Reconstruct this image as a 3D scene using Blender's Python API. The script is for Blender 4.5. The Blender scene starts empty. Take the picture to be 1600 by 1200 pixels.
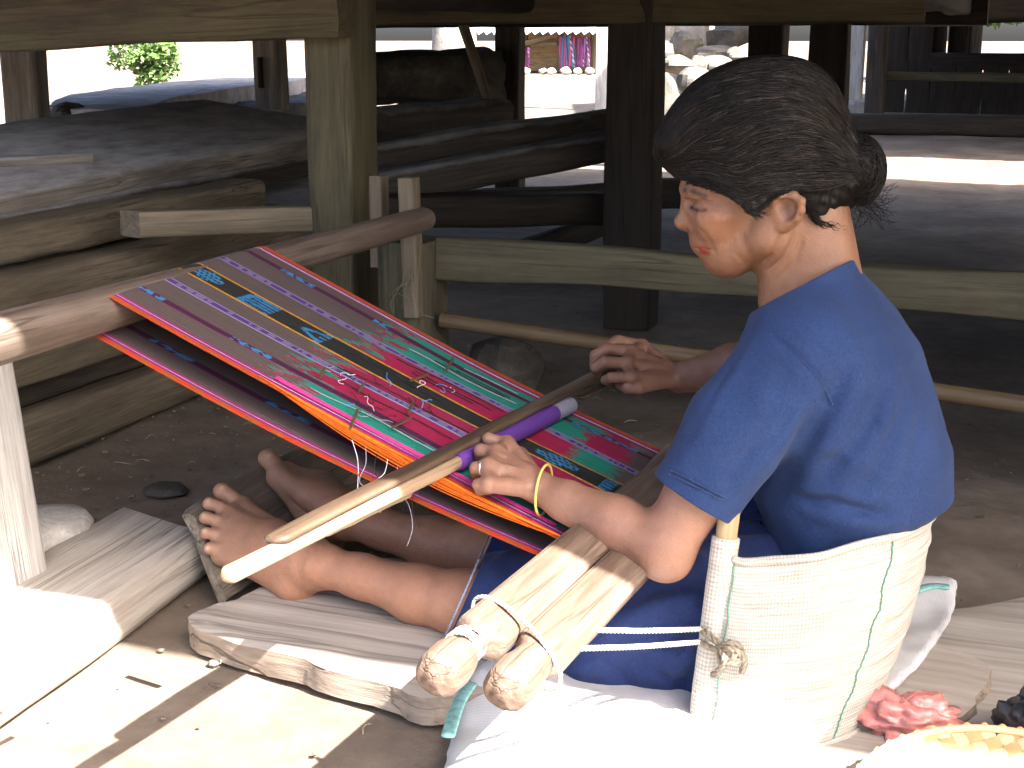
import bpy, math, random
import numpy as np
from mathutils import Vector, Matrix, noise

# ------------------------------------------------------------------ camera, sky, sun, exposure
scene = bpy.context.scene
YAW, PITCH, FOCAL, EYE = math.radians(20.6), math.radians(13.8), 2200.0, 0.9
cam_data = bpy.data.cameras.new('camera')
cam = bpy.data.objects.new('camera', cam_data)
scene.collection.objects.link(cam)
cam.location = (0, 0, EYE)
cam.rotation_euler = (math.pi / 2 - PITCH, 0, YAW)
cam_data.sensor_width = 36.0
cam_data.lens = FOCAL / 1600 * 36.0
cam_data.clip_start = 0.05
cam_data.clip_end = 900
scene.camera = cam

SUN_DIR = Vector((0.89, -0.38, 1.0)).normalized()          # towards the sun
SUN_ELEV = math.asin(SUN_DIR.z)
SUN_AZ = math.atan2(SUN_DIR.x, SUN_DIR.y)                   # clockwise from +Y
world = bpy.data.worlds.new('World')
scene.world = world
world.use_nodes = True
wn = world.node_tree
sky = wn.nodes.new('ShaderNodeTexSky')
sky.sky_type = 'NISHITA'
sky.sun_disc = False
sky.sun_elevation = SUN_ELEV
sky.sun_rotation = SUN_AZ
sky.air_density = 0.7
sky.dust_density = 5.0
sky.ozone_density = 1.0
wn.links.new(sky.outputs[0], wn.nodes['Background'].inputs[0])
wn.nodes['Background'].inputs[1].default_value = 0.098
sun_data = bpy.data.lights.new('sun', 'SUN')
sun_data.energy = 5.0
sun_data.angle = math.radians(0.53)
sun_data.color = (1.0, 0.975, 0.94)
sun = bpy.data.objects.new('sun', sun_data)
scene.collection.objects.link(sun)
sun.location = (6, -4, 8)
sun.rotation_euler = (-SUN_DIR).to_track_quat('-Z', 'Y').to_euler()
scene.view_settings.view_transform = 'Standard'
scene.view_settings.look = 'None'
scene.view_settings.gamma = 1.0
scene.view_settings.use_curve_mapping = False
scene.view_settings.exposure = 2.95
scene.cycles.use_denoising = True
scene.cycles.max_bounces = 8
scene.cycles.diffuse_bounces = 4
scene.cycles.use_adaptive_sampling = True
scene.cycles.adaptive_threshold = 0.02
scene.cycles.sample_clamp_indirect = 8.0

# ------------------------------------------------------------------ survey: sight lines of the photograph
_r = np.array([math.cos(YAW), math.sin(YAW), 0.0])
_h = np.array([-math.sin(YAW), math.cos(YAW), 0.0])
_z = np.array([0, 0, 1.0])
_f = _h * math.cos(PITCH) - _z * math.sin(PITCH)
_u = _h * math.sin(PITCH) + _z * math.cos(PITCH)
_c = np.array([0, 0, EYE])
def ray(x, y):
    return _f + _r * ((x - 800) / FOCAL) + _u * ((600 - y) / FOCAL)
def at(x, y, z=None, X=None, Y=None):
    """world point on the sight line of a photo pixel at a surveyed height z, or plane X / Y"""
    v = ray(x, y)
    if z is not None: t = (z - EYE) / v[2]
    elif X is not None: t = X / v[0]
    else: t = Y / v[1]
    return _c + v * t
def on_plane(x, y, p0, n):
    v = ray(x, y)
    return _c + v * (((np.asarray(p0) - _c) @ n) / (v @ n))

# ------------------------------------------------------------------ object helpers
COL = scene.collection
def world_of(o):
    m = o.matrix_basis.copy()
    p = o.parent
    if p is not None:
        m = world_of(p) @ o.matrix_parent_inverse @ m
    return m
def adopt(o, parent):
    if parent is not None:
        o.parent = parent
        o.matrix_parent_inverse = world_of(parent).inverted()
    return o
def tag(o, label=None, cat=None, group=None, kind=None):
    if label: o['label'] = label
    if cat: o['category'] = cat
    if group: o['group'] = group
    if kind: o['kind'] = kind
    return o
def thing(name, loc, label, cat, group=None):
    o = bpy.data.objects.new(name, None)
    o.empty_display_size = 0.05
    COL.objects.link(o)
    o.location = Vector(loc)
    return tag(o, label, cat, group)
def make(name, verts, faces, mat, parent=None, smooth=True, matrix=None, colors=None):
    me = bpy.data.meshes.new(name)
    verts = np.asarray(verts, dtype=np.float64)
    if isinstance(faces, np.ndarray) and faces.ndim == 2:
        n, k = faces.shape
        me.vertices.add(len(verts)); me.vertices.foreach_set('co', verts.astype(np.float32).ravel())
        me.loops.add(n * k); me.loops.foreach_set('vertex_index', faces.astype(np.int32).ravel())
        me.polygons.add(n)
        me.polygons.foreach_set('loop_start', np.arange(0, n * k, k, dtype=np.int32))
        me.polygons.foreach_set('loop_total', np.full(n, k, dtype=np.int32))
        me.update(calc_edges=True)
    else:
        me.from_pydata([tuple(v) for v in verts], [], [tuple(int(i) for i in f) for f in faces])
    if smooth:
        me.polygons.foreach_set('use_smooth', np.ones(len(me.polygons), dtype=bool))
    if colors is not None:
        at_ = me.color_attributes.new('col', 'FLOAT_COLOR', 'POINT')
        c4 = np.ones((len(verts), 4), dtype=np.float32); c4[:, :3] = colors
        at_.data.foreach_set('color', c4.ravel())
    me.validate()
    if mat is not None:
        me.materials.append(mat)
    o = bpy.data.objects.new(name, me)
    COL.objects.link(o)
    if matrix is not None: o.matrix_basis = matrix
    return adopt(o, parent)
def basis(p0, p1, roll=0.0):
    """matrix with X along p0->p1, Z as upright as it can be"""
    p0, p1 = Vector(p0), Vector(p1)
    x = (p1 - p0).normalized()
    up = Vector((0, 0, 1)) if abs(x.z) < 0.9 else Vector((0, 1, 0))
    y = up.cross(x).normalized()
    z = x.cross(y)
    m = Matrix((x, y, z)).transposed().to_4x4()
    m = m @ Matrix.Rotation(roll, 4, 'X')
    m.translation = p0
    return m
def ring_faces(nr, ns, closed=True):
    f = []
    for i in range(nr - 1):
        for j in range(ns if closed else ns - 1):
            a, b = i * ns + j, i * ns + (j + 1) % ns
            f.append((a, b, b + ns, a + ns))
    return f
def timber(name, p0, p1, w, h, mat, parent=None, seed=0, wob=0.004, rnd=0.18, roll=0.0, taper=1.0, bow=0.0, skew=0.0, chip=0.0):
    """hewn timber: w across, h high, worn edges, uneven faces; local X runs along the grain"""
    p0, p1 = Vector(p0), Vector(p1)
    L = (p1 - p0).length
    n = int(min(60, max(5, L / 0.05)))
    prof = []
    r = min(w, h) * rnd
    for cx, cy, a0 in ((1, 1, 0), (-1, 1, 90), (-1, -1, 180), (1, -1, 270)):
        for k in range(3):
            a = math.radians(a0 + 45 * k)
            prof.append((cx * (w / 2 - r) + r * math.cos(a), cy * (h / 2 - r) + r * math.sin(a)))
        nx, ny = {0: (-1, 1), 90: (-1, -1), 180: (1, -1), 270: (1, 1)}[a0]
        b = ((nx) * (w / 2 - r) + r * math.cos(math.radians(a0 + 90)), ny * (h / 2 - r) + r * math.sin(math.radians(a0 + 90)))
        for q in (0.25, 0.5, 0.75):
            prof.append((prof[-1 if q == .25 else -1][0] * 0 + (1 - q) * prof[-(1 + int(q * 4) - 1)][0] + q * b[0],
                         (1 - q) * prof[-(1 + int(q * 4) - 1)][1] + q * b[1]))
    m = len(prof)
    V = []
    for i in range(n + 1):
        t = i / n
        s = 1 + (taper - 1) * t
        bz = bow * math.sin(math.pi * t)
        for (py, pz) in prof:
            q = Vector((t * L, py, pz))
            d = noise.noise(Vector((t * L * 3.0, py * 16 + seed * 7.3, pz * 16 + seed))) * wob
            d += noise.noise(Vector((t * L * 1.1 + seed * 3, seed * 1.7, py * 3))) * wob * 1.5
            if chip:
                d -= chip * max(0, noise.noise(Vector((t * L * 9, py * 30, pz * 30 + seed))) - 0.15)
            k = 1 + d / max(min(w, h) * 0.5, 0.01)
            x = t * L + skew * py / w * (1 if i in (0,) else 0) + (noise.noise(Vector((py * 40, pz * 40, seed + i))) * wob * .7 if i in (0, n) else 0)
            V.append((x, py * s * k, pz * s * k + bz))
    F = ring_faces(n + 1, m)
    c0 = len(V); V.append((0.0, 0, 0)); c1 = len(V); V.append((L, 0, bow * 0))
    for j in range(m):
        F.append((c0, (j + 1) % m, j))
        F.append((c1, n * m + j, n * m + (j + 1) % m))
    o = make(name, V, F, mat, None, True, basis(p0, p1, roll))
    sharp_ends(o, c0)
    return adopt(o, parent)
def sharp_ends(o, first_centre):
    me = o.data
    fl = [len(p.vertices) == 4 for p in me.polygons]
    me.polygons.foreach_set('use_smooth', fl)
    es = {tuple(sorted(k)) for p in me.polygons if len(p.vertices) == 3 for k in p.edge_keys if first_centre not in k and first_centre + 1 not in k}
    for e in me.edges:
        if tuple(sorted(e.vertices)) in es: e.use_edge_sharp = True
def tube(path, rad, ns=10, cap=True, flat=1.0, upv=(0, 0, 1)):
    """verts, faces of a tube along a polyline; rad scalar or list; flat squashes along upv"""
    path = [Vector(p) for p in path]
    n = len(path)
    rads = [rad] * n if not hasattr(rad, '__len__') else list(rad)
    V, F = [], []
    prev = None
    for i, p in enumerate(path):
        t = (path[min(i + 1, n - 1)] - path[max(i - 1, 0)])
        if t.length < 1e-9: t = Vector((1, 0, 0))
        t.normalize()
        if prev is None:
            a = Vector(upv)
            if abs(a.dot(t)) > 0.95: a = Vector((1, 0, 0)) if abs(t.x) < .9 else Vector((0, 1, 0))
        else: a = prev
        a = (a - t * a.dot(t)).normalized()
        prev = a
        b = t.cross(a)
        for j in range(ns):
            an = 2 * math.pi * j / ns
            V.append(p + (a * math.cos(an) * flat + b * math.sin(an)) * rads[i])
    F = ring_faces(n, ns)
    if cap:
        F.append(tuple(range(ns - 1, -1, -1)))
        F.append(tuple(range((n - 1) * ns, n * ns)))
    return [tuple(v) for v in V], F
def merge(parts):
    V, F = [], []
    for v, f in parts:
        o = len(V)
        V.extend(v)
        F.extend([tuple(i + o for i in q) for q in f])
    return V, F
def pole(name, p0, p1, r0, r1, mat, parent=None, seed=0, wob=0.06, ns=16, nodes=None, sag=0.0):
    """round pole, local X along its length; nodes: bamboo joints at these fractions"""
    p0, p1 = Vector(p0), Vector(p1)
    L = (p1 - p0).length
    ts = sorted(set([i / 24 for i in range(25)] + [min(1, max(0, q + d)) for q in (nodes or []) for d in (-.012, -.005, 0, .005, .012)]))
    V = []
    for t in ts:
        r = r0 + (r1 - r0) * t
        k = 0
        for q in (nodes or []):
            k = max(k, math.exp(-((t - q) / .006) ** 2))
        for j in range(ns):
            a = 2 * math.pi * j / ns
            rr = r * (1 + .11 * k + wob * noise.noise(Vector((t * L * 4, math.cos(a) * 1.3 + seed, math.sin(a) * 1.3))))
            V.append((t * L, rr * math.cos(a), rr * math.sin(a) - sag * math.sin(math.pi * t)))
    n = len(ts)
    F = ring_faces(n, ns)
    c0 = len(V); V.append((0.004, 0, 0)); V.append((L - .004, 0, 0))
    for j in range(ns):
        F.append((c0, (j + 1) % ns, j)); F.append((c0 + 1, (n - 1) * ns + j, (n - 1) * ns + (j + 1) % ns))
    o = make(name, V, F, mat, None, True, basis(p0, p1))
    sharp_ends(o, c0)
    return adopt(o, parent)
def star_slab(poly, z0, z1, rings=14, per=8, rough=0.006, seed=0, ztop=None, edge=0.004):
    """flat slab with an irregular outline: poly = list of (x, y); returns verts, faces (top, rim, bottom)"""
    P = [Vector((p[0], p[1], 0)) for p in poly]
    c = sum(P, Vector()) / len(P)
    B = []
    n = len(P)
    for i in range(n):
        a, b, d, e = P[i - 1], P[i], P[(i + 1) % n], P[(i + 2) % n]
        for k in range(per):
            t = k / per
            cr = 0.5 * ((2 * b) + (-a + d) * t + (2 * a - 5 * b + 4 * d - e) * t * t + (-a + 3 * b - 3 * d + e) * t ** 3)
            lin = b.lerp(d, t)
            q = cr * .6 + lin * .4
            o = (q - c).normalized()
            q = q + o * (noise.noise(Vector((q.x * 30, q.y * 30, seed))) * edge + noise.noise(Vector((q.x * 8, q.y * 8, seed + 5))) * edge)
            B.append(q)
    m = len(B)
    V, F = [], []
    def zt(q):
        z = z1 + noise.noise(Vector((q.x * 6, q.y * 6, seed))) * rough + noise.noise(Vector((q.x * 22, q.y * 22, seed))) * rough * .35
        return z + (ztop(q.x, q.y) if ztop else 0)
    for r in range(1, rings + 1):
        s = r / rings
        for b in B:
            q = c.lerp(b, s)
            V.append((q.x, q.y, zt(q) - (0.006 if r == rings else 0) * 0.7))
    ci = len(V); V.append((c.x, c.y, zt(c)))
    F += [(ci, j, (j + 1) % m) for j in range(m)]
    for r in range(rings - 1):
        for j in range(m):
            a, b = r * m + j, r * m + (j + 1) % m
            F.append((a, a + m, b + m, b))
    # rim: two bands so the edge looks layered, then bottom
    base = (rings - 1) * m
    prev = base
    for k, (s, zz) in enumerate(((1.004, .62), (0.998, .34), (1.0, 0.0))):
        st = len(V)
        for j, b in enumerate(B):
            q = c + (b - c) * (s + 0.006 * noise.noise(Vector((b.x * 40, b.y * 40, seed + k * 9))))
            top = V[base + j][2]
            V.append((q.x, q.y, z0 + (top - z0) * (zz + .06 * noise.noise(Vector((b.x * 50, b.y * 50, k))) * (zz > 0))))
        for j in range(m):
            a, b_ = prev + j, prev + (j + 1) % m
            F.append((a, st + j, st + (j + 1) % m, b_))
        prev = st
    F.append(tuple(prev + j for j in range(m - 1, -1, -1)))
    return V, F
def crisp(o, deg=38):
    """sharp shading across edges steeper than deg"""
    me = o.data
    nrm_ = {}
    for p in me.polygons:
        for k in p.edge_keys: nrm_.setdefault(k, []).append(p.normal.copy())
    lim = math.cos(math.radians(deg))
    for e in me.edges:
        ns_ = nrm_.get(tuple(sorted(e.vertices)), [])
        if len(ns_) == 2 and ns_[0].dot(ns_[1]) < lim: e.use_edge_sharp = True
    return o

# ------------------------------------------------------------------ materials (all node based)
def new_mat(name):
    m = bpy.data.materials.new(name)
    m.use_nodes = True
    nt = m.node_tree
    return m, nt, nt.nodes['Principled BSDF']
def nd(nt, kind, **kw):
    n = nt.nodes.new(kind)
    for k, v in kw.items():
        if k.startswith('i_'):
            key = k[2:]
            n.inputs[int(key) if key.isdigit() else key].default_value = v
        else: setattr(n, k, v)
    return n
def ramp(nt, fac, stops):
    n = nt.nodes.new('ShaderNodeValToRGB')
    e = n.color_ramp.elements
    e[0].position, e[0].color = stops[0][0], (*stops[0][1], 1)
    e[1].position, e[1].color = stops[-1][0], (*stops[-1][1], 1)
    for p, c in stops[1:-1]:
        x = e.new(p); x.color = (*c, 1)
    nt.links.new(fac, n.inputs[0])
    return n
def mixc(nt, fac, a, b, blend='MIX'):
    n = nt.nodes.new('ShaderNodeMix')
    n.data_type = 'RGBA'; n.blend_type = blend
    for s, v in ((n.inputs[0], fac), (n.inputs[6], a), (n.inputs[7], b)):
        if hasattr(v, 'is_output'): nt.links.new(v, s)
        elif isinstance(v, (int, float)): s.default_value = v
        else: s.default_value = (*v, 1)
    return n.outputs[2]
def tex_noise(nt, vec, scale, detail=6, rough=.6, dist=0.0):
    n = nd(nt, 'ShaderNodeTexNoise', i_Scale=scale, i_Detail=detail, i_Roughness=rough, i_Distortion=dist)
    nt.links.new(vec, n.inputs['Vector'])
    return n.outputs['Fac']
def mapping(nt, scale, kind='Object', loc=(0, 0, 0)):
    tc = nt.nodes.new('ShaderNodeTexCoord')
    mp = nd(nt, 'ShaderNodeMapping')
    mp.inputs['Scale'].default_value = scale
    mp.inputs['Location'].default_value = loc
    nt.links.new(tc.outputs[kind], mp.inputs['Vector'])
    return mp.outputs['Vector']
def bump(nt, bsdf, height, strength, distance=0.01):
    b = nd(nt, 'ShaderNodeBump', i_Strength=strength, i_Distance=distance)
    nt.links.new(height, b.inputs['Height'])
    if bsdf.inputs['Normal'].is_linked:
        nt.links.new(bsdf.inputs['Normal'].links[0].from_socket, b.inputs['Normal'])
    nt.links.new(b.outputs['Normal'], bsdf.inputs['Normal'])
def wood(name, dark, mid, light, moss=None, moss_amt=.5, rough=.75, grain=1.0, stain=(.03, .02, .015), stain_amt=.5, bmp=.5, dust_light=None):
    m, nt, b = new_mat(name)
    g1 = tex_noise(nt, mapping(nt, (2.2 * grain, 26 * grain, 26 * grain)), 1.0, 8, .65, .6)
    g2 = tex_noise(nt, mapping(nt, (5 * grain, 150 * grain, 150 * grain)), 1.0, 4, .6, .2)
    big = tex_noise(nt, mapping(nt, (2.6, 5, 5), loc=(3, 1, 7)), 1.0, 5, .6)
    c = ramp(nt, g1, [(.28, dark), (.5, mid), (.74, light)]).outputs[0]
    fib = ramp(nt, g2, [(.3, (.55, .55, .55)), (.6, (1, 1, 1))]).outputs[0]
    c = mixc(nt, .7, c, fib, 'MULTIPLY')
    sm = ramp(nt, big, [(.42, (0, 0, 0)), (.7, (1, 1, 1))]).outputs[0]
    v = nd(nt, 'ShaderNodeMath', operation='MULTIPLY', i_1=stain_amt); nt.links.new(sm, v.inputs[0])
    c = mixc(nt, v.outputs[0], c, stain)
    g3 = tex_noise(nt, mapping(nt, (.9 * grain, 34 * grain, 34 * grain), loc=(5, 2, 1)), 1.0, 3, .5, .4)
    ck = ramp(nt, g3, [(.475, (0, 0, 0)), (.5, (.75, .75, .75)), (.525, (0, 0, 0))]).outputs[0]
    cm = nd(nt, 'ShaderNodeMath', operation='MULTIPLY'); nt.links.new(ck, cm.inputs[0]); nt.links.new(ramp(nt, big, [(.4, (1, 1, 1)), (.6, (0, 0, 0))]).outputs[0], cm.inputs[1])
    c = mixc(nt, cm.outputs[0], c, tuple(x * .45 for x in dark))
    if moss:
        mn = tex_noise(nt, mapping(nt, (4, 9, 9), loc=(9, 4, 2)), 1.0, 7, .7)
        mm = ramp(nt, mn, [(.4, (0, 0, 0)), (.62, (1, 1, 1))]).outputs[0]
        v = nd(nt, 'ShaderNodeMath', operation='MULTIPLY', i_1=moss_amt); nt.links.new(mm, v.inputs[0])
        c = mixc(nt, v.outputs[0], c, moss)
    if dust_light:  # dust on upward faces, made paler to paint in sky light on tops
        geo = nt.nodes.new('ShaderNodeNewGeometry')
        sep = nt.nodes.new('ShaderNodeSeparateXYZ'); nt.links.new(geo.outputs['Normal'], sep.inputs[0])
        dn = tex_noise(nt, mapping(nt, (6, 12, 12)), 1.0, 6, .7)
        v = nd(nt, 'ShaderNodeMath', operation='MULTIPLY'); nt.links.new(sep.outputs[2], v.inputs[0]); nt.links.new(dn, v.inputs[1])
        dm = ramp(nt, v.outputs[0], [(.25, (0, 0, 0)), (.6, (1, 1, 1))]).outputs[0]
        c = mixc(nt, dm, c, dust_light)
    nt.links.new(c, b.inputs['Base Color'])
    b.inputs['Roughness'].default_value = rough
    b.inputs['Specular IOR Level'].default_value = .3
    bump(nt, b, g1, bmp, .006)
    bump(nt, b, g2, bmp * .7, .002)
    iv = nd(nt, 'ShaderNodeMath', operation='SUBTRACT', i_0=1.0); nt.links.new(cm.outputs[0], iv.inputs[1])
    bump(nt, b, iv.outputs[0], bmp, .004)
    return m
def mineral(name, c0, c1, c2, scale=6, rough=.9, bmp=.6, dist=.01, spots=None, kind='Object'):
    m, nt, b = new_mat(name)
    v = mapping(nt, (1, 1, 1), kind)
    n1 = tex_noise(nt, v, scale, 10, .65, .3)
    n2 = tex_noise(nt, v, scale * 9, 6, .7)
    c = ramp(nt, n1, [(.3, c0), (.5, c1), (.7, c2)]).outputs[0]
    f = ramp(nt, n2, [(.3, (.7, .7, .7)), (.65, (1.1, 1.1, 1.1))]).outputs[0]
    c = mixc(nt, .8, c, f, 'MULTIPLY')
    if spots:
        n3 = tex_noise(nt, v, scale * 2.3, 6, .7)
        c = mixc(nt, ramp(nt, n3, [(.55, (0, 0, 0)), (.68, (1, 1, 1))]).outputs[0], c, spots)
    nt.links.new(c, b.inputs['Base Color'])
    b.inputs['Roughness'].default_value = rough
    b.inputs['Specular IOR Level'].default_value = .2
    bump(nt, b, n1, bmp, dist * 2)
    bump(nt, b, n2, bmp, dist * .4)
    return m
def plain(name, col, rough=.6, var=.25, scale=40, spec=.3, bmp=.15, sheen=0, sss=0, transl=None):
    m, nt, b = new_mat(name)
    n1 = tex_noise(nt, mapping(nt, (1, 1, 1)), scale, 6, .65)
    lo = tuple(x * (1 - var) for x in col); hi = tuple(min(1, x * (1 + var)) for x in col)
    nt.links.new(ramp(nt, n1, [(.3, lo), (.7, hi)]).outputs[0], b.inputs['Base Color'])
    b.inputs['Roughness'].default_value = rough
    b.inputs['Specular IOR Level'].default_value = spec
    if sheen: b.inputs['Sheen Weight'].default_value = sheen
    if bmp: bump(nt, b, n1, bmp, .002)
    return m

M = {}
M['post'] = wood('mossy post wood', (.03, .024, .013), (.07, .058, .033), (.13, .11, .066), moss=(.082, .077, .036), moss_amt=.45, stain_amt=.45)
M['beam'] = wood('brown house beam', (.03, .02, .012), (.065, .044, .026), (.11, .078, .045), moss=(.085, .085, .03), moss_amt=.35, stain_amt=.5)
M['dark'] = wood('dark brown wood', (.009, .0065, .0045), (.021, .0155, .0105), (.042, .032, .022), stain_amt=.5)  # near-black brown of the inner posts, beams and planks
M['grey'] = wood('weathered grey timber', (.10, .085, .07), (.2, .175, .15), (.33, .30, .26), stain_amt=.35, dust_light=(.42, .40, .39))
M['greydark'] = wood('dark timber with dusty lit tops', (.02, .016, .012), (.045, .036, .028), (.085, .07, .056), stain_amt=.4, dust_light=(.27, .26, .26))
M['tan'] = wood('tan old timber', (.08, .06, .04), (.165, .13, .09), (.26, .215, .16), moss=(.12, .112, .062), moss_amt=.3, stain_amt=.4)
M['pale'] = wood('pale worn plank', (.3, .26, .22), (.42, .38, .33), (.52, .48, .43), stain=(.25, .2, .16), stain_amt=.4, grain=.8)
M['palepost'] = wood('bleached post', (.38, .36, .33), (.52, .5, .47), (.66, .64, .6), stain_amt=.25)  # pale tone, also makes the shaded corner post look sunlit
M['moss'] = wood('mossy rail', (.028, .024, .014), (.066, .058, .036), (.12, .106, .07), moss=(.078, .074, .038), moss_amt=.5, stain_amt=.4)
M['bamboo'] = wood('bamboo', (.075, .05, .026), (.125, .088, .046), (.18, .135, .075), stain_amt=.5, rough=.5, grain=.7, bmp=.2)
M['loompole'] = wood('smooth loom pole', (.07, .05, .037), (.135, .10, .079), (.21, .168, .14), stain=(.05, .035, .027), stain_amt=.5, rough=.55, bmp=.25)
M['footboard'] = wood('dirty foot board', (.12, .095, .07), (.22, .18, .138), (.32, .27, .215), stain_amt=.4, bmp=.6)
M['stone'] = mineral('grey stone', (.22, .195, .175), (.35, .32, .29), (.48, .45, .41), 5, spots=(.26, .27, .2))
M['boulder'] = mineral('yard boulders', (.06, .054, .046), (.115, .105, .092), (.18, .166, .145), 4, spots=(.08, .08, .052))
M['slabstone'] = mineral('flat stone slab', (.2, .17, .155), (.33, .29, .27), (.45, .42, .4), 4, spots=(.2, .19, .17))
M['darkstone'] = mineral('dark stone', (.03, .028, .025), (.07, .064, .055), (.13, .12, .1), 6)
M['earth'] = mineral('trodden earth', (.092, .07, .052), (.165, .13, .1), (.26, .216, .172), 1.3, spots=(.132, .104, .08), bmp=.8, dist=.012)
M['stump'] = mineral('weathered stump', (.28, .26, .23), (.42, .4, .37), (.56, .54, .5), 9)
# ================================================================== GROUND
def ground_coords(lo, hi, fine0, fine1, step):
    a = list(np.arange(fine0, fine1 + 1e-6, step))
    x = fine1; s = step
    while x < hi: s *= 1.35; x += s; a.append(x)
    x = fine0; s = step; b = []
    while x > lo: s *= 1.35; x -= s; b.append(x)
    return np.array(b[::-1] + a)
gx = ground_coords(-260, 260, -3.2, 1.6, .035)
gy = ground_coords(-200, 420, .6, 4.6, .035)
GV = []
for y in gy:
    for x in gx:
        fall = 1 / (1 + (max(abs(x) - 6, 0) + max(abs(y - 4) - 8, 0)) * .2)
        z = noise.noise(Vector((x * 1.3, y * 1.3, 0))) * .016 * fall + noise.noise(Vector((x * 7, y * 7, 4))) * .006 * fall
        z += max(0, noise.noise(Vector((x * 16, y * 16, 9)))) * .005 * fall
        GV.append((x, y, z - .008))
nxg = len(gx)
iy, ix = np.meshgrid(np.arange(len(gy) - 1), np.arange(nxg - 1), indexing='ij')
a = (iy * nxg + ix).ravel()
tag(make('ground', GV, np.stack([a, a + 1, a + 1 + nxg, a + nxg], 1), M['earth']), kind='structure', label='trodden brown earth of the village yard')

# loose bits on the earth
rng = random.Random(4)
parts = []
for i in range(900):
    x, y = rng.uniform(-2.2, 1.2), rng.uniform(1.25, 4.6)
    if i < 330: x, y = rng.uniform(-2.0, -.8), rng.uniform(1.7, 3.0)
    s = rng.uniform(.0018, .0065) * (1.6 if rng.random() < .06 else 1)
    V = []
    a0 = rng.uniform(0, 6)
    for k, (r, z) in enumerate(((.7, -.3), (1, .25), (.6, .7))):
        for j in range(6):
            an = a0 + j * math.pi / 3
            V.append((x + s * r * math.cos(an) * rng.uniform(.75, 1.2), y + s * r * math.sin(an) * rng.uniform(.75, 1.2), s * z * .8))
    F = ring_faces(3, 6) + [tuple(range(12, 18))]
    parts.append((V, F))
V, F = merge(parts)
M['grit'] = mineral('grit', (.08, .062, .047), (.14, .113, .088), (.22, .186, .15), 60, bmp=.2)
tag(make('grit', V, F, M['grit'], smooth=False), 'small crumbs of stone and soil scattered on the earth', 'gravel', kind='stuff')
parts = []
for i in range(110):
    x, y = rng.uniform(-2.1, -.2), rng.uniform(1.3, 3.6)
    a0 = rng.uniform(0, math.pi); L = rng.uniform(.012, .045)
    d = Vector((math.cos(a0), math.sin(a0), 0)); n_ = Vector((-d.y, d.x, 0))
    pts = [Vector((x, y, .004)) + d * L * t + n_ * L * .12 * math.sin(t * 4 + i) + Vector((0, 0, .004 * math.sin(t * 3))) for t in (0, .33, .66, 1)]
    parts.append(tube(pts, rng.uniform(.0005, .001), 4))
V, F = merge(parts)
M['straw'] = plain('straw bits', (.34, .28, .2), .8)
tag(make('straw', V, F, M['straw']), 'broken straws and fibres lying on the earth', 'straw', kind='stuff')

# ================================================================== THE STILT HOUSE OVER THE WEAVER
house = thing('stilt_house', (-1.57, 3.0, 0), 'wooden stilt house with thatched roof sheltering the weaver and the timber pile', 'house')
timber('post', (-1.57, 3.03, -.02), (-1.565, 3.03, 1.75), .112, .15, M['post'], house, seed=2, wob=.004, rnd=.07)
timber('post', at(988, 400, Y=4.3) * [1, 1, 0], at(988, 400, Y=4.3) * [1, 1, 0] + [0, 0, 1.8], .15, .135, M['dark'], house, seed=3, rnd=.08)
timber('post', at(1200, 90, Y=6.6) * [1, 1, 0], at(1200, 90, Y=6.6) * [1, 1, 0] + [0, 0, 1.8], .16, .17, M['dark'], house, seed=5, rnd=.08)
timber('post', at(1297, 60, Y=5.6) * [1, 1, 0], at(1297, 60, Y=5.6) * [1, 1, 0] + [0, 0, 1.8], .14, .085, M['dark'], house, seed=6, rnd=.08)
timber('post', at(797, 120, Y=7.2) * [1, 1, 0], at(797, 120, Y=7.2) * [1, 1, 0] + [0, 0, 1.8], .14, .11, M['greydark'], house, seed=7, rnd=.08)
p = at(48, 235, Y=3.9)
timber('post', p, (p[0], p[1], 1.6), .12, .11, M['grey'], house, seed=8, rnd=.1, roll=.3)
p = at(425, 170, Y=6.0)
pm = timber('post', p, (p[0], p[1], 1.6), .13, .10, M['grey'], house, seed=9, rnd=.08)
timber('mortise_shade', (p[0] - .015, p[1] - .068, p[2] + .1), (p[0] - .015, p[1] - .068, p[2] + .24), .012, .035, M['dark'], pm, seed=1, wob=.001)  # dark strip standing in for the shade inside the slot
l0, l1 = at(-60, 58, Y=2.93), at(541, 12, Y=2.93)
timber('beam', (l0[0] - 1.2, 2.93, .895), (l1[0], 2.93, .975), .09, .15, M['beam'], house, seed=11, wob=.006, rnd=.1)
timber('beam', (-2.4, 4.22, 1.045), (-.36, 4.32, 1.05), .10, .22, M['beam'], house, seed=12, wob=.004, rnd=.06)
timber('beam', (-4.6, 6.9, 1.05), (-.3, 6.9, 1.06), .12, .2, M['dark'], house, seed=13)
timber('beam', (-1.57, 3.1, 1.06), (-1.57, 8.4, 1.08), .12, .18, M['dark'], house, seed=14)
timber('beam', (-4.4, 3.0, 1.06), (-4.4, 8.4, 1.06), .12, .18, M['dark'], house, seed=15)
timber('beam', (-.42, 4.3, 1.08), (-.42, 8.4, 1.08), .10, .16, M['dark'], house, seed=16)
for k in range(21):
    y0 = 2.35 + k * .3
    timber('floor_plank', (-4.7, y0, 1.20), (3.3, y0, 1.20), .288, .035, M['dark'], house, seed=30 + k, rnd=.1, wob=.003)
M['thatch'] = mineral('thatch', (.12, .09, .05), (.22, .17, .1), (.32, .26, .17), 9, bmp=1.0)
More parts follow.
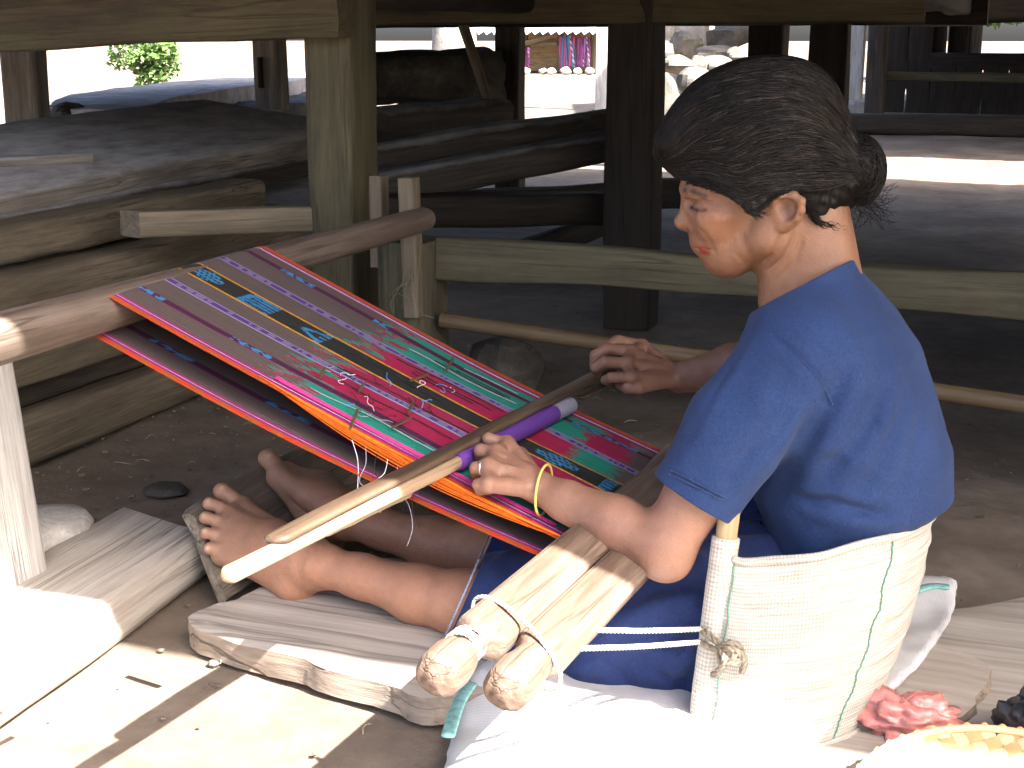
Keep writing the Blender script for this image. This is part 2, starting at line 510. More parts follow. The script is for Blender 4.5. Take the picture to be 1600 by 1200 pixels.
def roof(parent, x0, x1, y0, y1, ze, zr):
    ym = (y0 + y1) / 2
    V, F = [], []
    prof = [(y0, ze), (y0 - .02, ze + .14), (ym, zr + .2), (y1 + .02, ze + .14), (y1, ze), (ym, zr)]
    for x in (x0, x1):
        V += [(x, y, z) for y, z in prof]
    for i in range(6):
        j = (i + 1) % 6
        F.append((i, j, j + 6, i + 6))
    F += [(0, 5, 2, 1), (5, 4, 3, 2), (6, 7, 8, 11), (11, 8, 9, 10)]
    return make('thatched_roof', V, F, M['thatch'], parent, smooth=False)
roof(house, -4.2, 3.4, .90, 8.8, 2.0, 4.2)
for nm_, x0_, x1_, ya, yb in (('wall_front_blocker', -4.0, 3.2, 2.5, 2.56), ('wall_back_blocker', -4.0, 3.2, 8.2, 8.26), ('wall_side_blocker', -4.0, -3.94, 2.57, 8.19), ('wall_side_blocker', 3.14, 3.2, 2.57, 8.19), ('wall_skirting_blocker', 1.0, 1.06, 2.57, 5.8)):  # unseen walls and skirting added to block light under the house
    V = [(x, y, z) for z in ((1.22, 2.3) if nm_ != 'wall_skirting_blocker' else (0, 1.17)) for x, y in ((x0_, ya), (x1_, ya), (x1_, yb), (x0_, yb))]
    make(nm_, V, [(0, 3, 2, 1), (4, 5, 6, 7), (0, 1, 5, 4), (1, 2, 6, 5), (2, 3, 7, 6), (3, 0, 4, 7)], M['dark'], house, False)
make('gable_blocker', [(x, y, z) for x in (3.14, 3.2) for y, z in ((2.56, 2.31), (8.15, 2.31), (4.85, 4.1))], [(0, 1, 2), (3, 5, 4), (0, 2, 5, 3), (2, 1, 4, 5), (1, 0, 3, 4)], M['dark'], house, False)  # unseen infill added to stop sun leaking in above the wall
for x in (-4.0, 0.9, 3.2):
    timber('eave_post', (x, 2.6, 0), (x, 2.6, 2.85), .12, .12, M['beam'], house, seed=50 + int(x))

# ================================================================== FORKED STAND AND RAILS BEHIND THE LOOM
stand = thing('forked_stand', (-1.32, 2.87, 0), 'stubby mossy post with two upright pegs holding the loom pole', 'post')
timber('stub', (-1.315, 2.87, -.01), (-1.318, 2.87, .462), .13, .145, M['moss'], stand, seed=61, wob=.006, rnd=.3)
timber('peg', (-1.385, 2.84, .40), (-1.389, 2.85, .602), .03, .04, M['tan'], stand, seed=62, rnd=.1, wob=.002)
timber('peg', (-1.283, 2.80, .30), (-1.291, 2.80, .606), .036, .042, M['tan'], stand, seed=63, rnd=.1, wob=.002)
parts = []
rng = random.Random(8)
for k in range(6):
    s = Vector((-1.27 + rng.uniform(-.02, .02), 2.775, .46 - rng.uniform(0, .06)))
    pts = [s + Vector((rng.uniform(-.02, .02) * t, -.008 - .006 * t, -.03 * t + .02 * math.sin(k + t))) for t in (0, 1, 2, 3)]
    parts.append(tube(pts, .0009, 4))
V, F = merge(parts)
make('lashing', V, F, plain('grass lashing', (.12, .12, .07), .8), stand)
rl = timber('rail', (-1.25, 2.87, .425), (.55, 2.85, .418), .045, .078, M['moss'], None, seed=65, wob=.006, rnd=.12)
tag(rl, 'mossy squared rail running behind the weaver from the forked post', 'rail')
q0, q1 = at(690, 500, Y=2.84), at(1600, 632, Y=2.84)
q1 = q1 + (q1 - q0) * .35
bm = pole('bamboo_rail', q0, q1, .0165, .0185, M['bamboo'], None, seed=4, wob=.02, nodes=[.13, .36, .60, .86])
tag(bm, 'brown bamboo pole slung low below the mossy rail', 'bamboo pole')
lw = timber('low_board', at(690, 315, Y=5.2), at(1160, 300, Y=5.2), .05, .11, M['greydark'], None, seed=66, wob=.006)
tag(lw, 'dim board lying across the gloom behind the mossy rail', 'board')
lw = timber('leaning_board', at(700, 440, Y=5.0), at(960, 345, Y=5.8), .05, .10, M['dark'], None, seed=67, wob=.006)
tag(lw, 'dark board sloping up in the gloom above the mossy rail', 'board')

# ================================================================== TIMBER PILE UNDER THE HOUSE
G = 'old timbers piled under the house'
def pile(name, label, p0, p1, w, h, mat, **k):
    return tag(timber(name, p0, p1, w, h, M[mat], None, **k), label, 'timber', G)
pile('timber', 'lowest pale squared sleeper of the pile, lying on the earth', (-2.06, 1.6, .052), (-2.06, 3.6, .052), .13, .105, 'tan', seed=70, wob=.006, rnd=.15)
pile('timber', 'pale squared sleeper just above the lowest one', (-2.08, 1.5, .212), (-2.1, 3.55, .205), .14, .085, 'tan', seed=71, wob=.006, rnd=.12)
pile('timber', 'dark sleeper wedged in the shade between the pale ones', (-2.17, 1.7, .135), (-2.17, 3.5, .135), .2, .06, 'greydark', seed=72, wob=.006)
pile('timber', 'tan beam with a rough lower edge directly behind the loom pole', (-2.06, 1.4, .345), (-2.13, 3.7, .35), .14, .13, 'tan', seed=73, wob=.007, rnd=.15, chip=.01)
pile('timber', 'tan plank with split face on top of the rough tan beam', (-2.13, 1.4, .468), (-2.22, 3.6, .46), .2, .085, 'tan', seed=74, wob=.006, rnd=.15, chip=.01)
pile('timber', 'wide dark plank with dusty lit-toned top half hidden under the broad grey log', (-2.30, 1.6, .475), (-2.42, 4.4, .49), .3, .06, 'greydark', seed=75, wob=.004)
pile('log', 'broad flattened grey log with dusty top toned as lit, highest in the pile', (-2.50, 1.7, .515), (-2.64, 4.6, .585), .66, .11, 'grey', seed=76, wob=.003, rnd=.12, bow=.0, roll=.13)
pile('timber', 'dark plank jutting in at the picture edge before the grey log', (-2.9, 1.9, .60), at(122, 255, X=-2.42), .16, .06, 'grey', seed=77, wob=.005)
b0 = at(203, 349, X=-1.93)
d_ = Vector((_r * math.cos(.45) + _h * math.sin(.45)))
pile('block', 'squared timber block with a pale lichened end pointing out of the pile', b0, Vector(b0) + d_ * .52 + Vector((0, 0, -.012)), .07, .058, 'tan', seed=78, wob=.002, rnd=.08, skew=-.03)
pile('log', 'dark rounded log behind the mossy main post, below the slanting stick', at(560, 200, Y=4.6), at(764, 178, Y=5.6), .22, .13, 'greydark', seed=79, wob=.008, rnd=.25)
pile('log', 'long dark log rising to the dark second post', at(560, 255, Y=4.2), at(970, 192, Y=5.0), .16, .11, 'greydark', seed=80, wob=.008, rnd=.25)
pile('log', 'dark log lying under the long rising one', at(560, 300, Y=4.0), at(960, 225, Y=4.7), .2, .10, 'greydark', seed=81, wob=.008, rnd=.25)
pile('timber', 'dark squared timber low in the gloom behind the pegs', at(580, 330, Y=3.9), at(940, 325, Y=4.5), .1, .09, 'dark', seed=82, wob=.008)
st = pole('slanting_stick', at(724, 40, Y=5.6), at(774, 190, Y=5.5), .022, .02, M['tan'], None, seed=9)
tag(st, 'slanting peeled stick leaning between the timbers and the house beam', 'stick')

# ================================================================== STONES OUTSIDE AT THE LEFT
V, F = star_slab([tuple(at(x, y, z=.62)[:2]) for x, y in ((78, 165), (110, 147), (240, 130), (420, 115), (500, 110), (470, 124), (400, 131), (290, 150), (215, 170))], .46, .62, rough=.008, seed=3, edge=.03)
tag(crisp(make('stone_slab', V, F, M['slabstone'])), 'flat light stone slab beyond the timber pile', 'stone')
tag(timber('stone_wall', at(530, 124, Y=6.5), at(772, 120, Y=7.0), .4, .25, M['darkstone'], None, seed=41, wob=.03, rnd=.25, chip=.03), 'dark stone ledge behind the slanting stick', 'stone ledge')
V, F = star_slab([tuple(at(x, y, z=.50)[:2]) for x, y in ((215, 190), (300, 160), (400, 138), (560, 118), (560, 150), (400, 175), (260, 215))], .1, .52, rough=.03, seed=6, edge=.05)
tag(crisp(make('stone_wall', V, F, M['darkstone'])), 'dark stone terrace edge under the light slab', 'stone ledge')
def boulder(name, c, r, mat, label, seed, group=None, cat='boulder', ang=.35):
    V, F = [], []
    nu, nv = 18, 12
    rg = random.Random(seed)
    planes = [(Vector((rg.gauss(0, 1), rg.gauss(0, 1), rg.gauss(0, 1))).normalized(), rg.uniform(.62, .9)) for _ in range(9)]
    for i in range(nv + 1):
        th = math.pi * i / nv
        for j in range(nu):
            ph = 2 * math.pi * j / nu
            d = Vector((math.sin(th) * math.cos(ph), math.sin(th) * math.sin(ph), math.cos(th)))
            s = 1.0
            for n_, h in planes:
                k = d.dot(n_)
                if k > .01: s = min(s, h / k)
            s *= 1 + .08 * noise.noise(d * 2.5 + Vector((seed, 0, 0)))
            V.append((d.x * r[0] * s, d.y * r[1] * s, d.z * r[2] * s))
    F = ring_faces(nv + 1, nu)
    return tag(crisp(make(name, V, F, mat, None, True, Matrix.Translation(Vector(c))), 17), label, cat, group)
for i, (x, y, s, lab) in enumerate(((115, 190, .11, 'brownish stone beside the pale slab end'), (92, 196, .08, 'small dark stone wedged by the grey post'), (140, 203, .06, 'smallest rubble stone below the slab'))):
    c = at(x, y, Y=5.0); boulder('rubble_stone', c, (s, s, s * .8), M['darkstone'], lab, 20 + i, 'rubble under the slab', 'stone')

# ================================================================== VILLAGE YARD BEYOND
def ypost(name, label, px, ybase, w, mat, top, Y=None, stone=True, seed=0):
    p = at(px, ybase, z=0) if Y is None else at(px, ybase, Y=Y)
    o = timber(name, (p[0], p[1], 0), (p[0], p[1], top), w, w, mat, None, seed=seed, rnd=.08, wob=.01)
    return tag(o, label, 'post', 'posts standing in the yard')
ypost('yard_post', 'white sunlit post between the far hut and the dark house post', 942, 172, .17, M['palepost'], 2.6, seed=1)
ypost('yard_post', 'short pale post rising behind the boulders', 1111, 128, .2, M['palepost'], 2.6, seed=2)
# boulders heaped right of the dark post
BG = 'boulders heaped in the yard'
for i, (x, y, rx, rz, Yb, lab) in enumerate((
    (1030, 82, 22, 24, 11.0, 'pale boulder touching the dark house post, second row'),
    (1068, 76, 30, 26, 11.8, 'upright pinkish boulder at the back of the heap'),
    (1058, 102, 30, 16, 10.6, 'long slanting greenish boulder in the middle of the heap'),
    (1120, 84, 40, 12, 11.4, 'flat pale slab stone on top of the heap'),
    (1092, 100, 17, 13, 10.8, 'small round pinkish boulder under the flat stone'),
    (1118, 100, 26, 13, 11.0, 'brownish boulder at the far side of the heap'),
    (1150, 86, 16, 12, 11.2, 'small pale stone at the end of the heap next to the dark post'),
    (1086, 128, 30, 22, 10.2, 'sloping mossy boulder just above the weaver’s hair'),
    (1040, 150, 24, 40, 9.8, 'tall squared stone block at the foot of the heap'))):
    c = at(x, y, Y=Yb); dd = 1 / FOCAL * Yb * 1.07
    boulder('boulder', c, (rx * dd, rx * dd, rz * dd), M['boulder'], lab.replace('’', "'"), 40 + i, BG)
for i, (x0, x1, Yb, lab) in enumerate(((1022, 1052, 13.5, 'left standing stone slab behind the boulders'), (1054, 1098, 14.5, 'wide standing stone slab behind the boulders'))):
    a0, a1 = at(x0, 60, Y=Yb), at(x1, 60, Y=Yb)
    o = timber('standing_stone', ((a0[0] + a1[0]) / 2, Yb, 0), ((a0[0] + a1[0]) / 2, Yb, 1.9), abs(a1[0] - a0[0]), .2, M['stone'], None, seed=90 + i, wob=.03)
    tag(o, lab, 'standing stone', 'standing stones')
o = timber('grey_slab', at(708, 84, Y=10) , at(708, 40, Y=10), .3, .26, M['stone'], None, seed=95, wob=.02); tag(o, 'grey upright slab above the dark ledge by the slanting stick', 'standing stone', 'standing stones')
# the hut with hanging textiles
HY = 36.0
def hx(px): return at(px, 90, Y=HY)[0]
def hz(py): return at(870, py, Y=HY)[2]
gz = hz(112)
hut = thing('textile_hut', (hx(880), HY, gz), 'far hut with bamboo front and tin roof hung with woven textiles', 'hut')
M['hutwood'] = wood('hut bamboo wall', (.2, .13, .06), (.36, .24, .12), (.46, .33, .18), grain=.3)
M['tin'] = plain('tin roof', (.5, .5, .52), .4, .2, 3)
x0, x1 = hx(770), hx(965)
pv = [(x0, HY + .5, gz), (x1, HY + .5, gz), (x1, HY + .5, hz(44)), (x0, HY + .5, hz(44)), (x0, HY + 3, gz), (x1, HY + 3, gz), (x1, HY + 3, hz(44)), (x0, HY + 3, hz(44))]
make('wall', pv, [(0, 1, 2, 3), (1, 5, 6, 2), (5, 4, 7, 6), (4, 0, 3, 7)], M['hutwood'], hut, False)
nc = 60
V, F = [], []
for i in range(nc + 1):
    xx = x0 - .5 + (x1 - x0 + 1) * i / nc
    dz = .05 * math.sin(i * math.pi / 1.5)
    V += [(xx, HY - .7, hz(50) + dz), (xx, HY + 3.4, hz(50) + .9 + dz), (xx, HY - .7, hz(50) - .03 + dz), (xx, HY + 3.4, hz(50) + .87 + dz)]
for i in range(nc):
    a = i * 4
    F += [(a, a + 4, a + 5, a + 1), (a + 2, a + 3, a + 7, a + 6), (a, a + 2, a + 6, a + 4)]
make('tin_roof', V, F, M['tin'], hut, False)
for px in (823, 876, 928):
    timber('post', (hx(px), HY - .1, gz), (hx(px), HY - .1, hz(46)), .12, .12, M['bamboo'], hut, seed=px)
timber('crossbar', (hx(822), HY - .2, hz(72)), (hx(875), HY - .2, hz(68)), .08, .1, M['bamboo'], hut, seed=3)
timber('rafter', (hx(815), HY - .4, hz(72)), (hx(880), HY - .3, hz(52)), .1, .12, M['bamboo'], hut, seed=3)
def textile(px0, px1, y0, y1, cols, label, i):
    n, m = 24, 10
    xa, xb = hx(px0), hx(px1)
    V, C, F = [], [], []
    for j in range(m + 1):
        for k in range(n + 1):
            t = k / n
            V.append((xa + (xb - xa) * t, HY - .28 + .05 * math.sin(t * 19 + j * .4 + i), hz(y0) + (hz(y1) - hz(y0)) * j / m))
            c = cols[int(t * len(cols) * 1.999) % len(cols)]
            if len(cols) > 2 and j % 2 == 0 and k % 6 == 3: c = (.6, .5, .6)
            C.append(c)
    for j in range(m):
        for k in range(n):
            a = j * (n + 1) + k; F.append((a, a + 1, a + n + 2, a + n + 1))
    o = make('hanging_textile', V, F, M['coltex'], None, True, None, C)
    md = o.modifiers.new('thick', 'SOLIDIFY'); md.thickness = .03
    tag(o, label, 'textile', 'textiles hanging on the far hut')
m, nt, b = new_mat('woven textile colours')
at_ = nd(nt, 'ShaderNodeAttribute', attribute_name='col'); nt.links.new(at_.outputs['Color'], b.inputs['Base Color']); b.inputs['Roughness'].default_value = .9
M['coltex'] = m
textile(817, 833, 74, 112, [(.2, .03, .14), (.1, .02, .08), (.26, .05, .2)], 'purple ikat textile hanging leftmost on the hut', 1)
textile(880, 892, 56, 106, [(.25, .04, .12), (.05, .1, .2)], 'maroon and blue striped textile next to the hut post', 2)
textile(893, 906, 56, 105, [(.04, .12, .25), (.3, .05, .1), (.04, .04, .08)], 'blue and red striped textile in the middle of the hut', 3)
textile(907, 916, 58, 104, [(.14, .03, .12), (.2, .05, .16)], 'plain violet textile between the striped ones', 4)
textile(917, 926, 58, 103, [(.1, .02, .12), (.2, .12, .24), (.12, .03, .1)], 'dark violet dotted textile beside the white post', 5)
for i, (x, y, s) in enumerate(((821, 113, 9), (848, 111, 8), (862, 110, 8), (884, 109, 10), (903, 107, 8), (920, 105, 9))):
    c = at(x, y, Y=HY - 1.2); k = s / FOCAL * HY
    boulder('edging_stone', (c[0], c[1], gz + k * .3), (k, k, k * .7), M['stone'], ('leftmost', 'second', 'third', 'fourth', 'fifth', 'rightmost')[i] + ' stone in the row before the far hut', 60 + i, 'row of stones before the hut', 'stone')

# ================================================================== NEXT STILT HOUSE AT THE RIGHT
h2 = thing('neighbour_house', (-2.1, 16.9, 0), 'second stilt house further back with posts on stones and a low rail', 'house')
lp = at(1331, 170, Y=16.9)
t = timber('post', (lp[0], 16.9, .12), (lp[0], 16.9, 2.4), .2, .19, M['palepost'], h2, seed=101, rnd=.05)  # pale wood stands in for sunlight on this shaded post
t['label'] = 'corner post coloured light as if sunlit, standing on a stone'
boulder('footing_stone', (lp[0] + .1, 16.7, .06), (.3, .2, .16), M['stone'], None, 77, cat=None)
fs = bpy.context.scene.collection.objects[-1] if False else [o for o in COL.objects if o.name.startswith('footing_stone')][0]
for k in ('label', 'category', 'group'):
    if k in fs: del fs[k]
adopt(fs, h2)
timber('post', (at(1370, 100, Y=16.4)[0], 16.4, 0), (at(1370, 100, Y=16.4)[0], 16.4, 2.4), .2, .3, M['greydark'], h2, seed=102)  # dark wood stands in for the corner post's shaded face
timber('rail', (at(1366, 119, Y=16.6)[0], 16.6, at(1366, 119, Y=16.6)[2]), (5, 16.6, at(1366, 119, Y=16.6)[2] - .02), .1, .1, M['moss'], h2, seed=103)
timber('ground_sill', (at(1240, 200, Y=14.3)[0], 14.3, .09), (5, 14.3, .085), .3, .19, M['dark'], h2, seed=104)
timber('beam', (-1.75, 14.2, 1.22), (6, 14.2, 1.22), .2, .32, M['dark'], h2, seed=105)
timber('beam', (-1.75, 17.2, 1.22), (6, 17.2, 1.22), .2, .3, M['dark'], h2, seed=106)
for k in range(9):  # dark boards added to keep the far interior dark
    x_ = at(1398, 80, Y=18.4)[0] + k * .3
    timber('dark_fill_plank', (x_, 18.4, 0), (x_, 18.4, .56 if k > 1 else 1.3), .295, .05, M['dark'], h2, seed=110 + k)
for i, px in enumerate((1395, 1440, 1462, 1498)):
    p = at(px, 60, Y=21.5 + i * .3)
    timber('post', (p[0], p[1], 0), (p[0], p[1], 2.0), .3, .36 if i < 3 else .2, M['dark'], h2, seed=120 + i)
p = at(1524, 60, Y=22.5)
timber('post', (p[0], p[1], 0), (p[0], p[1], 2.0), .2, .2, M['grey'], h2, seed=125)
timber('beam', (at(1520, 22, Y=22.3)[0], 22.3, at(1520, 22, Y=22.3)[2]), (6, 22.3, at(1520, 22, Y=22.3)[2]), .12, .14, M['grey'], h2, seed=126)
timber('dark_fill_beam', (at(1400, 96, Y=20)[0], 20, .60), (6, 20, .60), .4, .22, M['dark'], h2, seed=127)  # dark mass added behind the rail to darken the interior
for k in range(16):
    timber('floor_plank', (-1.75, 14.2 + k * .6, 1.45), (6, 14.2 + k * .6, 1.45), .59, .05, M['dark'], h2, seed=140 + k)
roof(h2, -1.75, 8, 10.75, 24, 2.0, 5.0)
timber('brace', at(1352, -4, Y=15.5), at(1397, 22, Y=15.5), .06, .06, M['tan'], h2, seed=160)
# dark board pile seen behind the weaver's head
o = timber('stacked_board', at(1125, 62, Y=12.5), at(1180, 42, Y=13), .3, .16, M['darkstone'], None, seed=163); tag(o, 'dark board propped behind the boulder heap', 'board')
o = timber('brown_block', at(1122, 42, Y=14.2), at(1172, 42, Y=14.2), .3, .26, M['tan'], None, seed=164); tag(o, 'brown timber block above the boulder heap', 'timber')
# ================================================================== TREES
M['leaf'] = plain('leaves', (.07, .13, .03), .6, .5, 3, bmp=0)
def tree(c, h, crown_r, label, seed, n=1500, leaf=.16):
    rg = random.Random(seed)
    t = thing('tree', c, label, 'tree', 'trees beyond the houses')
    pts = [Vector(c) + Vector((.03 * h * math.sin(i * 1.3 + seed), .03 * h * math.cos(i + seed), h * i / 6)) for i in range(7)]
    V, F = tube(pts, [q * h / 4 for q in (.2, .17, .15, .13, .11, .08, .04)], 9)
    parts = [(V, F)]
    for k in range(6):
        s = pts[3 + k % 3]; an = k * 1.1 + seed
        e = s + Vector((math.cos(an), math.sin(an), .7)) * crown_r * .8
        parts.append(tube([s, s.lerp(e, .5) + Vector((0, 0, .1)), e], [.07 * h / 4, .05 * h / 4, .02 * h / 4], 6))
    V, F = merge(parts)
    make('trunk', V, F, M['tan'], t)
    V, F = [], []
    blobs = [(Vector(c) + Vector((rg.gauss(0, crown_r * .5), rg.gauss(0, crown_r * .5), h * rg.uniform(.45, 1.1))), crown_r * rg.uniform(.3, .55)) for _ in range(12)]
    for i in range(n):
        bc, br = blobs[i % len(blobs)]
        d = Vector((rg.gauss(0, 1), rg.gauss(0, 1), rg.gauss(0, 1))).normalized() * br * rg.uniform(.5, 1.05)
        q = bc + d
        a = Vector((rg.gauss(0, 1), rg.gauss(0, 1), rg.gauss(0, .6))).normalized() * leaf
        b = a.cross(Vector((rg.gauss(0, 1), rg.gauss(0, 1), rg.gauss(0, 1)))).normalized() * leaf * .45
        k = len(V)
        V += [q - a, q + b, q + a, q - b]
        F.append((k, k + 1, k + 2, k + 3))
    make('crown', V, F, M['leaf'], t, False)
tree(at(243, 100, Y=16) * [1, 1, 0], .85, .42, 'bushy green tree showing under the brown house beam', 3, 1500, .055)
tree((-2.7, 34, 0), 3.6, 1.3, 'sunlit tree behind the second house, left of the far grey post', 5, 2500, .2)
tree((-.2, 31, 0), 3.6, 1.5, 'sunlit tree seen at the far picture edge', 8, 2500, .2)
# ================================================================== LOOM
BX, BZ, BR = -1.27, .513, .033           # loom pole axis and radius
EX, EZ = -.54, .25                       # where the cloth meets the breast beam
Y0, Y1 = 1.665, 2.14                     # near and far edge of the cloth
lp = pole('loom_pole', (BX, .95, BZ + .004), (BX, 2.83, BZ), BR + .004, BR - .006, M['loompole'], None, seed=3, wob=.05, ns=24)
tag(lp, 'long smooth brown pole carrying the far end of the warp', 'loom pole')

# ---- the warp and web: one endless loop round the pole, striped and ikat patterned
tl = math.hypot(BX - EX, BZ + BR - EZ)
ang = math.atan2(BZ + BR - EZ, -(BX - EX))
def web_profile(s):
    """s in 0..1 top layer from breast beam to pole, 1..1.12 round the pole, 1.12..2 back below"""
    tx, tz = BX + BR * math.sin(ang), BZ + BR * math.cos(ang)
    if s <= 1:
        return EX + (tx - EX) * s, EZ + (tz - EZ) * s - .006 * math.sin(math.pi * s)
    if s <= 1.12:
        a = ang + (s - 1) / .12 * (math.pi - .1)
        a0 = math.pi / 2 - ang
        th = a0 + (s - 1) / .12 * (math.pi + .12)
        return BX + (BR + .001) * math.cos(th) * 1, BZ + (BR + .001) * math.sin(th)
    th = math.pi / 2 - ang + math.pi + .12
    bx, bz = BX + (BR + .001) * math.cos(th), BZ + (BR + .001) * math.sin(th)
    t = (s - 1.12) / .88
    ex, ez = EX - .03, EZ - .025
    return bx + (ex - bx) * t, bz + (ez - bz) * t - .014 * math.sin(math.pi * t)
def web_point(s, v, lift=0.0):
    """v 0 at the near selvage, 1 at the far one"""
    x, z = web_profile(s)
    draw = 0.0
    if s < 1: draw = .016 * math.exp(-((s - .42) / .25) ** 2)
    y = Y0 + draw + (Y1 - Y0 - 2 * draw) * v
    top = 1 if s <= 1 else 0
    if top:
        z += .0022 * math.sin(v * 17 + s * 6) * math.exp(-((s - .3) / .3) ** 2)
        z -= .010 * math.exp(-(v / .05) ** 2) * math.exp(-((s - .35) / .25) ** 2)
        z += .0007 * math.sin(v * 40 + 3 * s) * (1 - s) ** .5
    nx, nz = math.sin(ang), math.cos(ang)
    return (x + nx * lift, y, z + nz * lift)
CR, TE, GY = np.array((.36, .010, .065)), np.array((.014, .26, .185)), np.array((.118, .084, .076))
GD, BK, PU, LA, WH = np.array((.62, .30, .012)), np.array((.018, .018, .016)), np.array((.10, .035, .24)), np.array((.34, .27, .50)), np.array((.66, .60, .72))
OR, MG, DP, CY = np.array((.62, .065, .012)), np.array((.33, .012, .17)), np.array((.055, .010, .04)), np.array((.03, .25, .52))
rs = np.random.RandomState(5)
_jit = rs.rand(4000)
def motif(a, b, kind):
    """turquoise ikat marks: a along (0..1), b across (-1..1)"""
    if kind == 0:      # dense feathered lozenge
        return abs(b) < .95 - abs(a - .5) * 1.3 and (math.sin(a * 40 + b * 9) + math.sin(b * 14) > -.5)
    if kind == 1:      # comb of bars
        return (abs((b * 2.4 + 5) % 1 - .5) > .2 and a > .22) or (a < .26 and a > .1 and b < .8)
    return (abs(abs(b) - (a * .9)) < .18) or (a > .72 and abs((b * 2 + 4) % 1 - .5) > .25)
def web_colour(s, v, i, j):
    w = v + (_jit[j % 4000] - .5) * .003
    e = min(w, 1 - w)
    jag = (_jit[(j * 7) % 4000] - .5) * .035
    top = s <= 1
    # field: grey woven ground, crimson and teal ikat nearer the weaver
    f = GY
    sj = s + jag
    if top and sj < .60:
        near, far = w < .43, w > .57
        if .06 < w < .172: f = TE if sj > .035 else GY
        elif .172 < w < .43: f = CR if sj > .03 else GY
        elif .57 < w < .70: f = CR if sj > .135 else (TE if sj > .045 else GY)
        elif .70 < w < .875: f = TE if sj > .145 else (CR if sj > .045 else GY)
        elif .875 < w < .93: f = TE if sj > .12 else (CR if sj > .05 else (TE if sj > .03 else GY))
        elif w > .93: f = CR
        else: f = MG * .7
        if sj > .57 and (int(w * 60) % 5 < 2): f = TE if f is CR else CR
    elif top and sj < .67:
        k = (int(w * 46) + int(sj * 60)) % 7
        f = CR if k in (1, 4) else (TE if k in (2, 5) else GY)
        if sj > .64 and k != 1 and k != 2: f = GY
    c = f
    # warp stripes
    if e < .028: c = OR if int(s * 260 + (w > .5)) % 2 else OR * np.array((.75, 1.6, 1.0))
    elif e < .04: c = MG
    elif e < .046: c = WH * (.75 + .3 * _jit[(i * 5) % 4000])
    elif e < .058: c = MG if e < .052 or not top or s > .6 else MG * .75
    for cen, mir in ((.172, 0), (.875, 1)):
        d = abs(w - cen)
        if d < .018: c = MG * .55
        if d < .0125:
            c = DP
            ph = (s * 4.1 + .18 + mir * .4) % 1
            if s > .64 and ph < .36 and (math.sin(ph * 55) + 3 * (_jit[(i // 3 * 31 + j // 2) % 4000] - .5) > -.4): c = CY
            if s < .2 and mir and .04 < s < .19 and _jit[(i // 3 * 17 + j // 2) % 4000] > .35: c = CY
    for cen in (.328, .705):
        d = abs(w - cen)
        if d < .022: c = LA * (1.0 if d > .016 else .9)
        if d < .017: c = np.array((.30, .42, .66)) if (top and s < .6 and d > .012) else LA
        if d < .0115: c = PU * .75
        if d < .0070: c = WH * .7 if (_jit[(i // 2) * 3 % 4000] > .45) else PU
        if d < .003: c = PU
    d = w - .505
    if abs(d) < .064: c = GD * (.85 + .3 * _jit[(i * 3) % 4000])
    if abs(d) < .055:
        c = BK
        for (s0, s1, kd) in ((.93, 1.0, 0), (.80, .885, 1), (.675, .735, 2), (.02, .05, 1), (.10, .19, 0)):
            if s0 < s < s1 and motif((s1 - s) / (s1 - s0), d / .053, kd) and _jit[(i // 2 * 13 + j * 29) % 4000] > .12: c = CY
    return c * (.72 + .16 * _jit[(j * 3 + 11) % 4000])
NV = 300
S = list(np.linspace(0, 1, 360)) + list(np.linspace(1.006, 1.12, 20)) + list(np.linspace(1.13, 2, 130))
V, Cc = [], []
for i, s in enumerate(S):
    for j in range(NV + 1):
        v = j / NV
        V.append(web_point(s, v)); Cc.append(web_colour(s, v, i, j))
ii, jj = np.meshgrid(np.arange(len(S) - 1), np.arange(NV), indexing='ij')
a = (ii * (NV + 1) + jj).ravel()
FW = np.stack([a, a + NV + 1, a + NV + 2, a + 1], 1)
m, nt, b = new_mat('ikat web')
at_ = nd(nt, 'ShaderNodeAttribute', attribute_name='col')
w1 = nd(nt, 'ShaderNodeTexWave', wave_type='BANDS', bands_direction='X', i_Scale=110.0, i_Distortion=.6, i_Detail=2.0)
w2 = nd(nt, 'ShaderNodeTexWave', wave_type='BANDS', bands_direction='Y', i_Scale=190.0, i_Distortion=1.0, i_Detail=2.0)
vv = mapping(nt, (1, 1, 1)); nt.links.new(vv, w1.inputs[0]); nt.links.new(vv, w2.inputs[0])
k1 = ramp(nt, w1.outputs['Fac'], [(.1, (.62, .62, .62)), (.6, (1.12, 1.12, 1.12))]).outputs[0]
k2 = ramp(nt, w2.outputs['Fac'], [(.1, (.72, .72, .72)), (.6, (1.1, 1.1, 1.1))]).outputs[0]
c = mixc(nt, .8, at_.outputs['Color'], k1, 'MULTIPLY'); c = mixc(nt, .8, c, k2, 'MULTIPLY')
nt.links.new(c, b.inputs['Base Color']); b.inputs['Roughness'].default_value = .85; b.inputs['Specular IOR Level'].default_value = .15
b.inputs['Sheen Weight'].default_value = .03
bump(nt, b, w1.outputs['Fac'], .35, .001); bump(nt, b, w2.outputs['Fac'], .35, .001)
web = make('ikat_web', V, FW, m, None, True, None, Cc)
tag(web, 'striped ikat cloth in crimson, teal and grey stretched on the backstrap loom', 'woven cloth')
def yarn_mat(name, col): return plain(name, col, .8, .3, 200, .2, 0)
Y = {'orange': yarn_mat('orange yarn', (.75, .16, .015)), 'white': yarn_mat('white yarn', (.7, .66, .72)), 'black': yarn_mat('black yarn', (.02, .018, .02)),
     'blue': yarn_mat('blue yarn', (.08, .3, .6)), 'gold': yarn_mat('gold yarn', (.65, .33, .02)), 'pink': yarn_mat('pink yarn', (.5, .04, .2)), 'grey': yarn_mat('grey yarn', (.3, .28, .32))}
rng = random.Random(12)
def yarn(colour, pts, r=.0008, ns=5, name='yarn'):
    V, F = tube(pts, r, ns)
    return make(name, V, F, Y[colour], web)
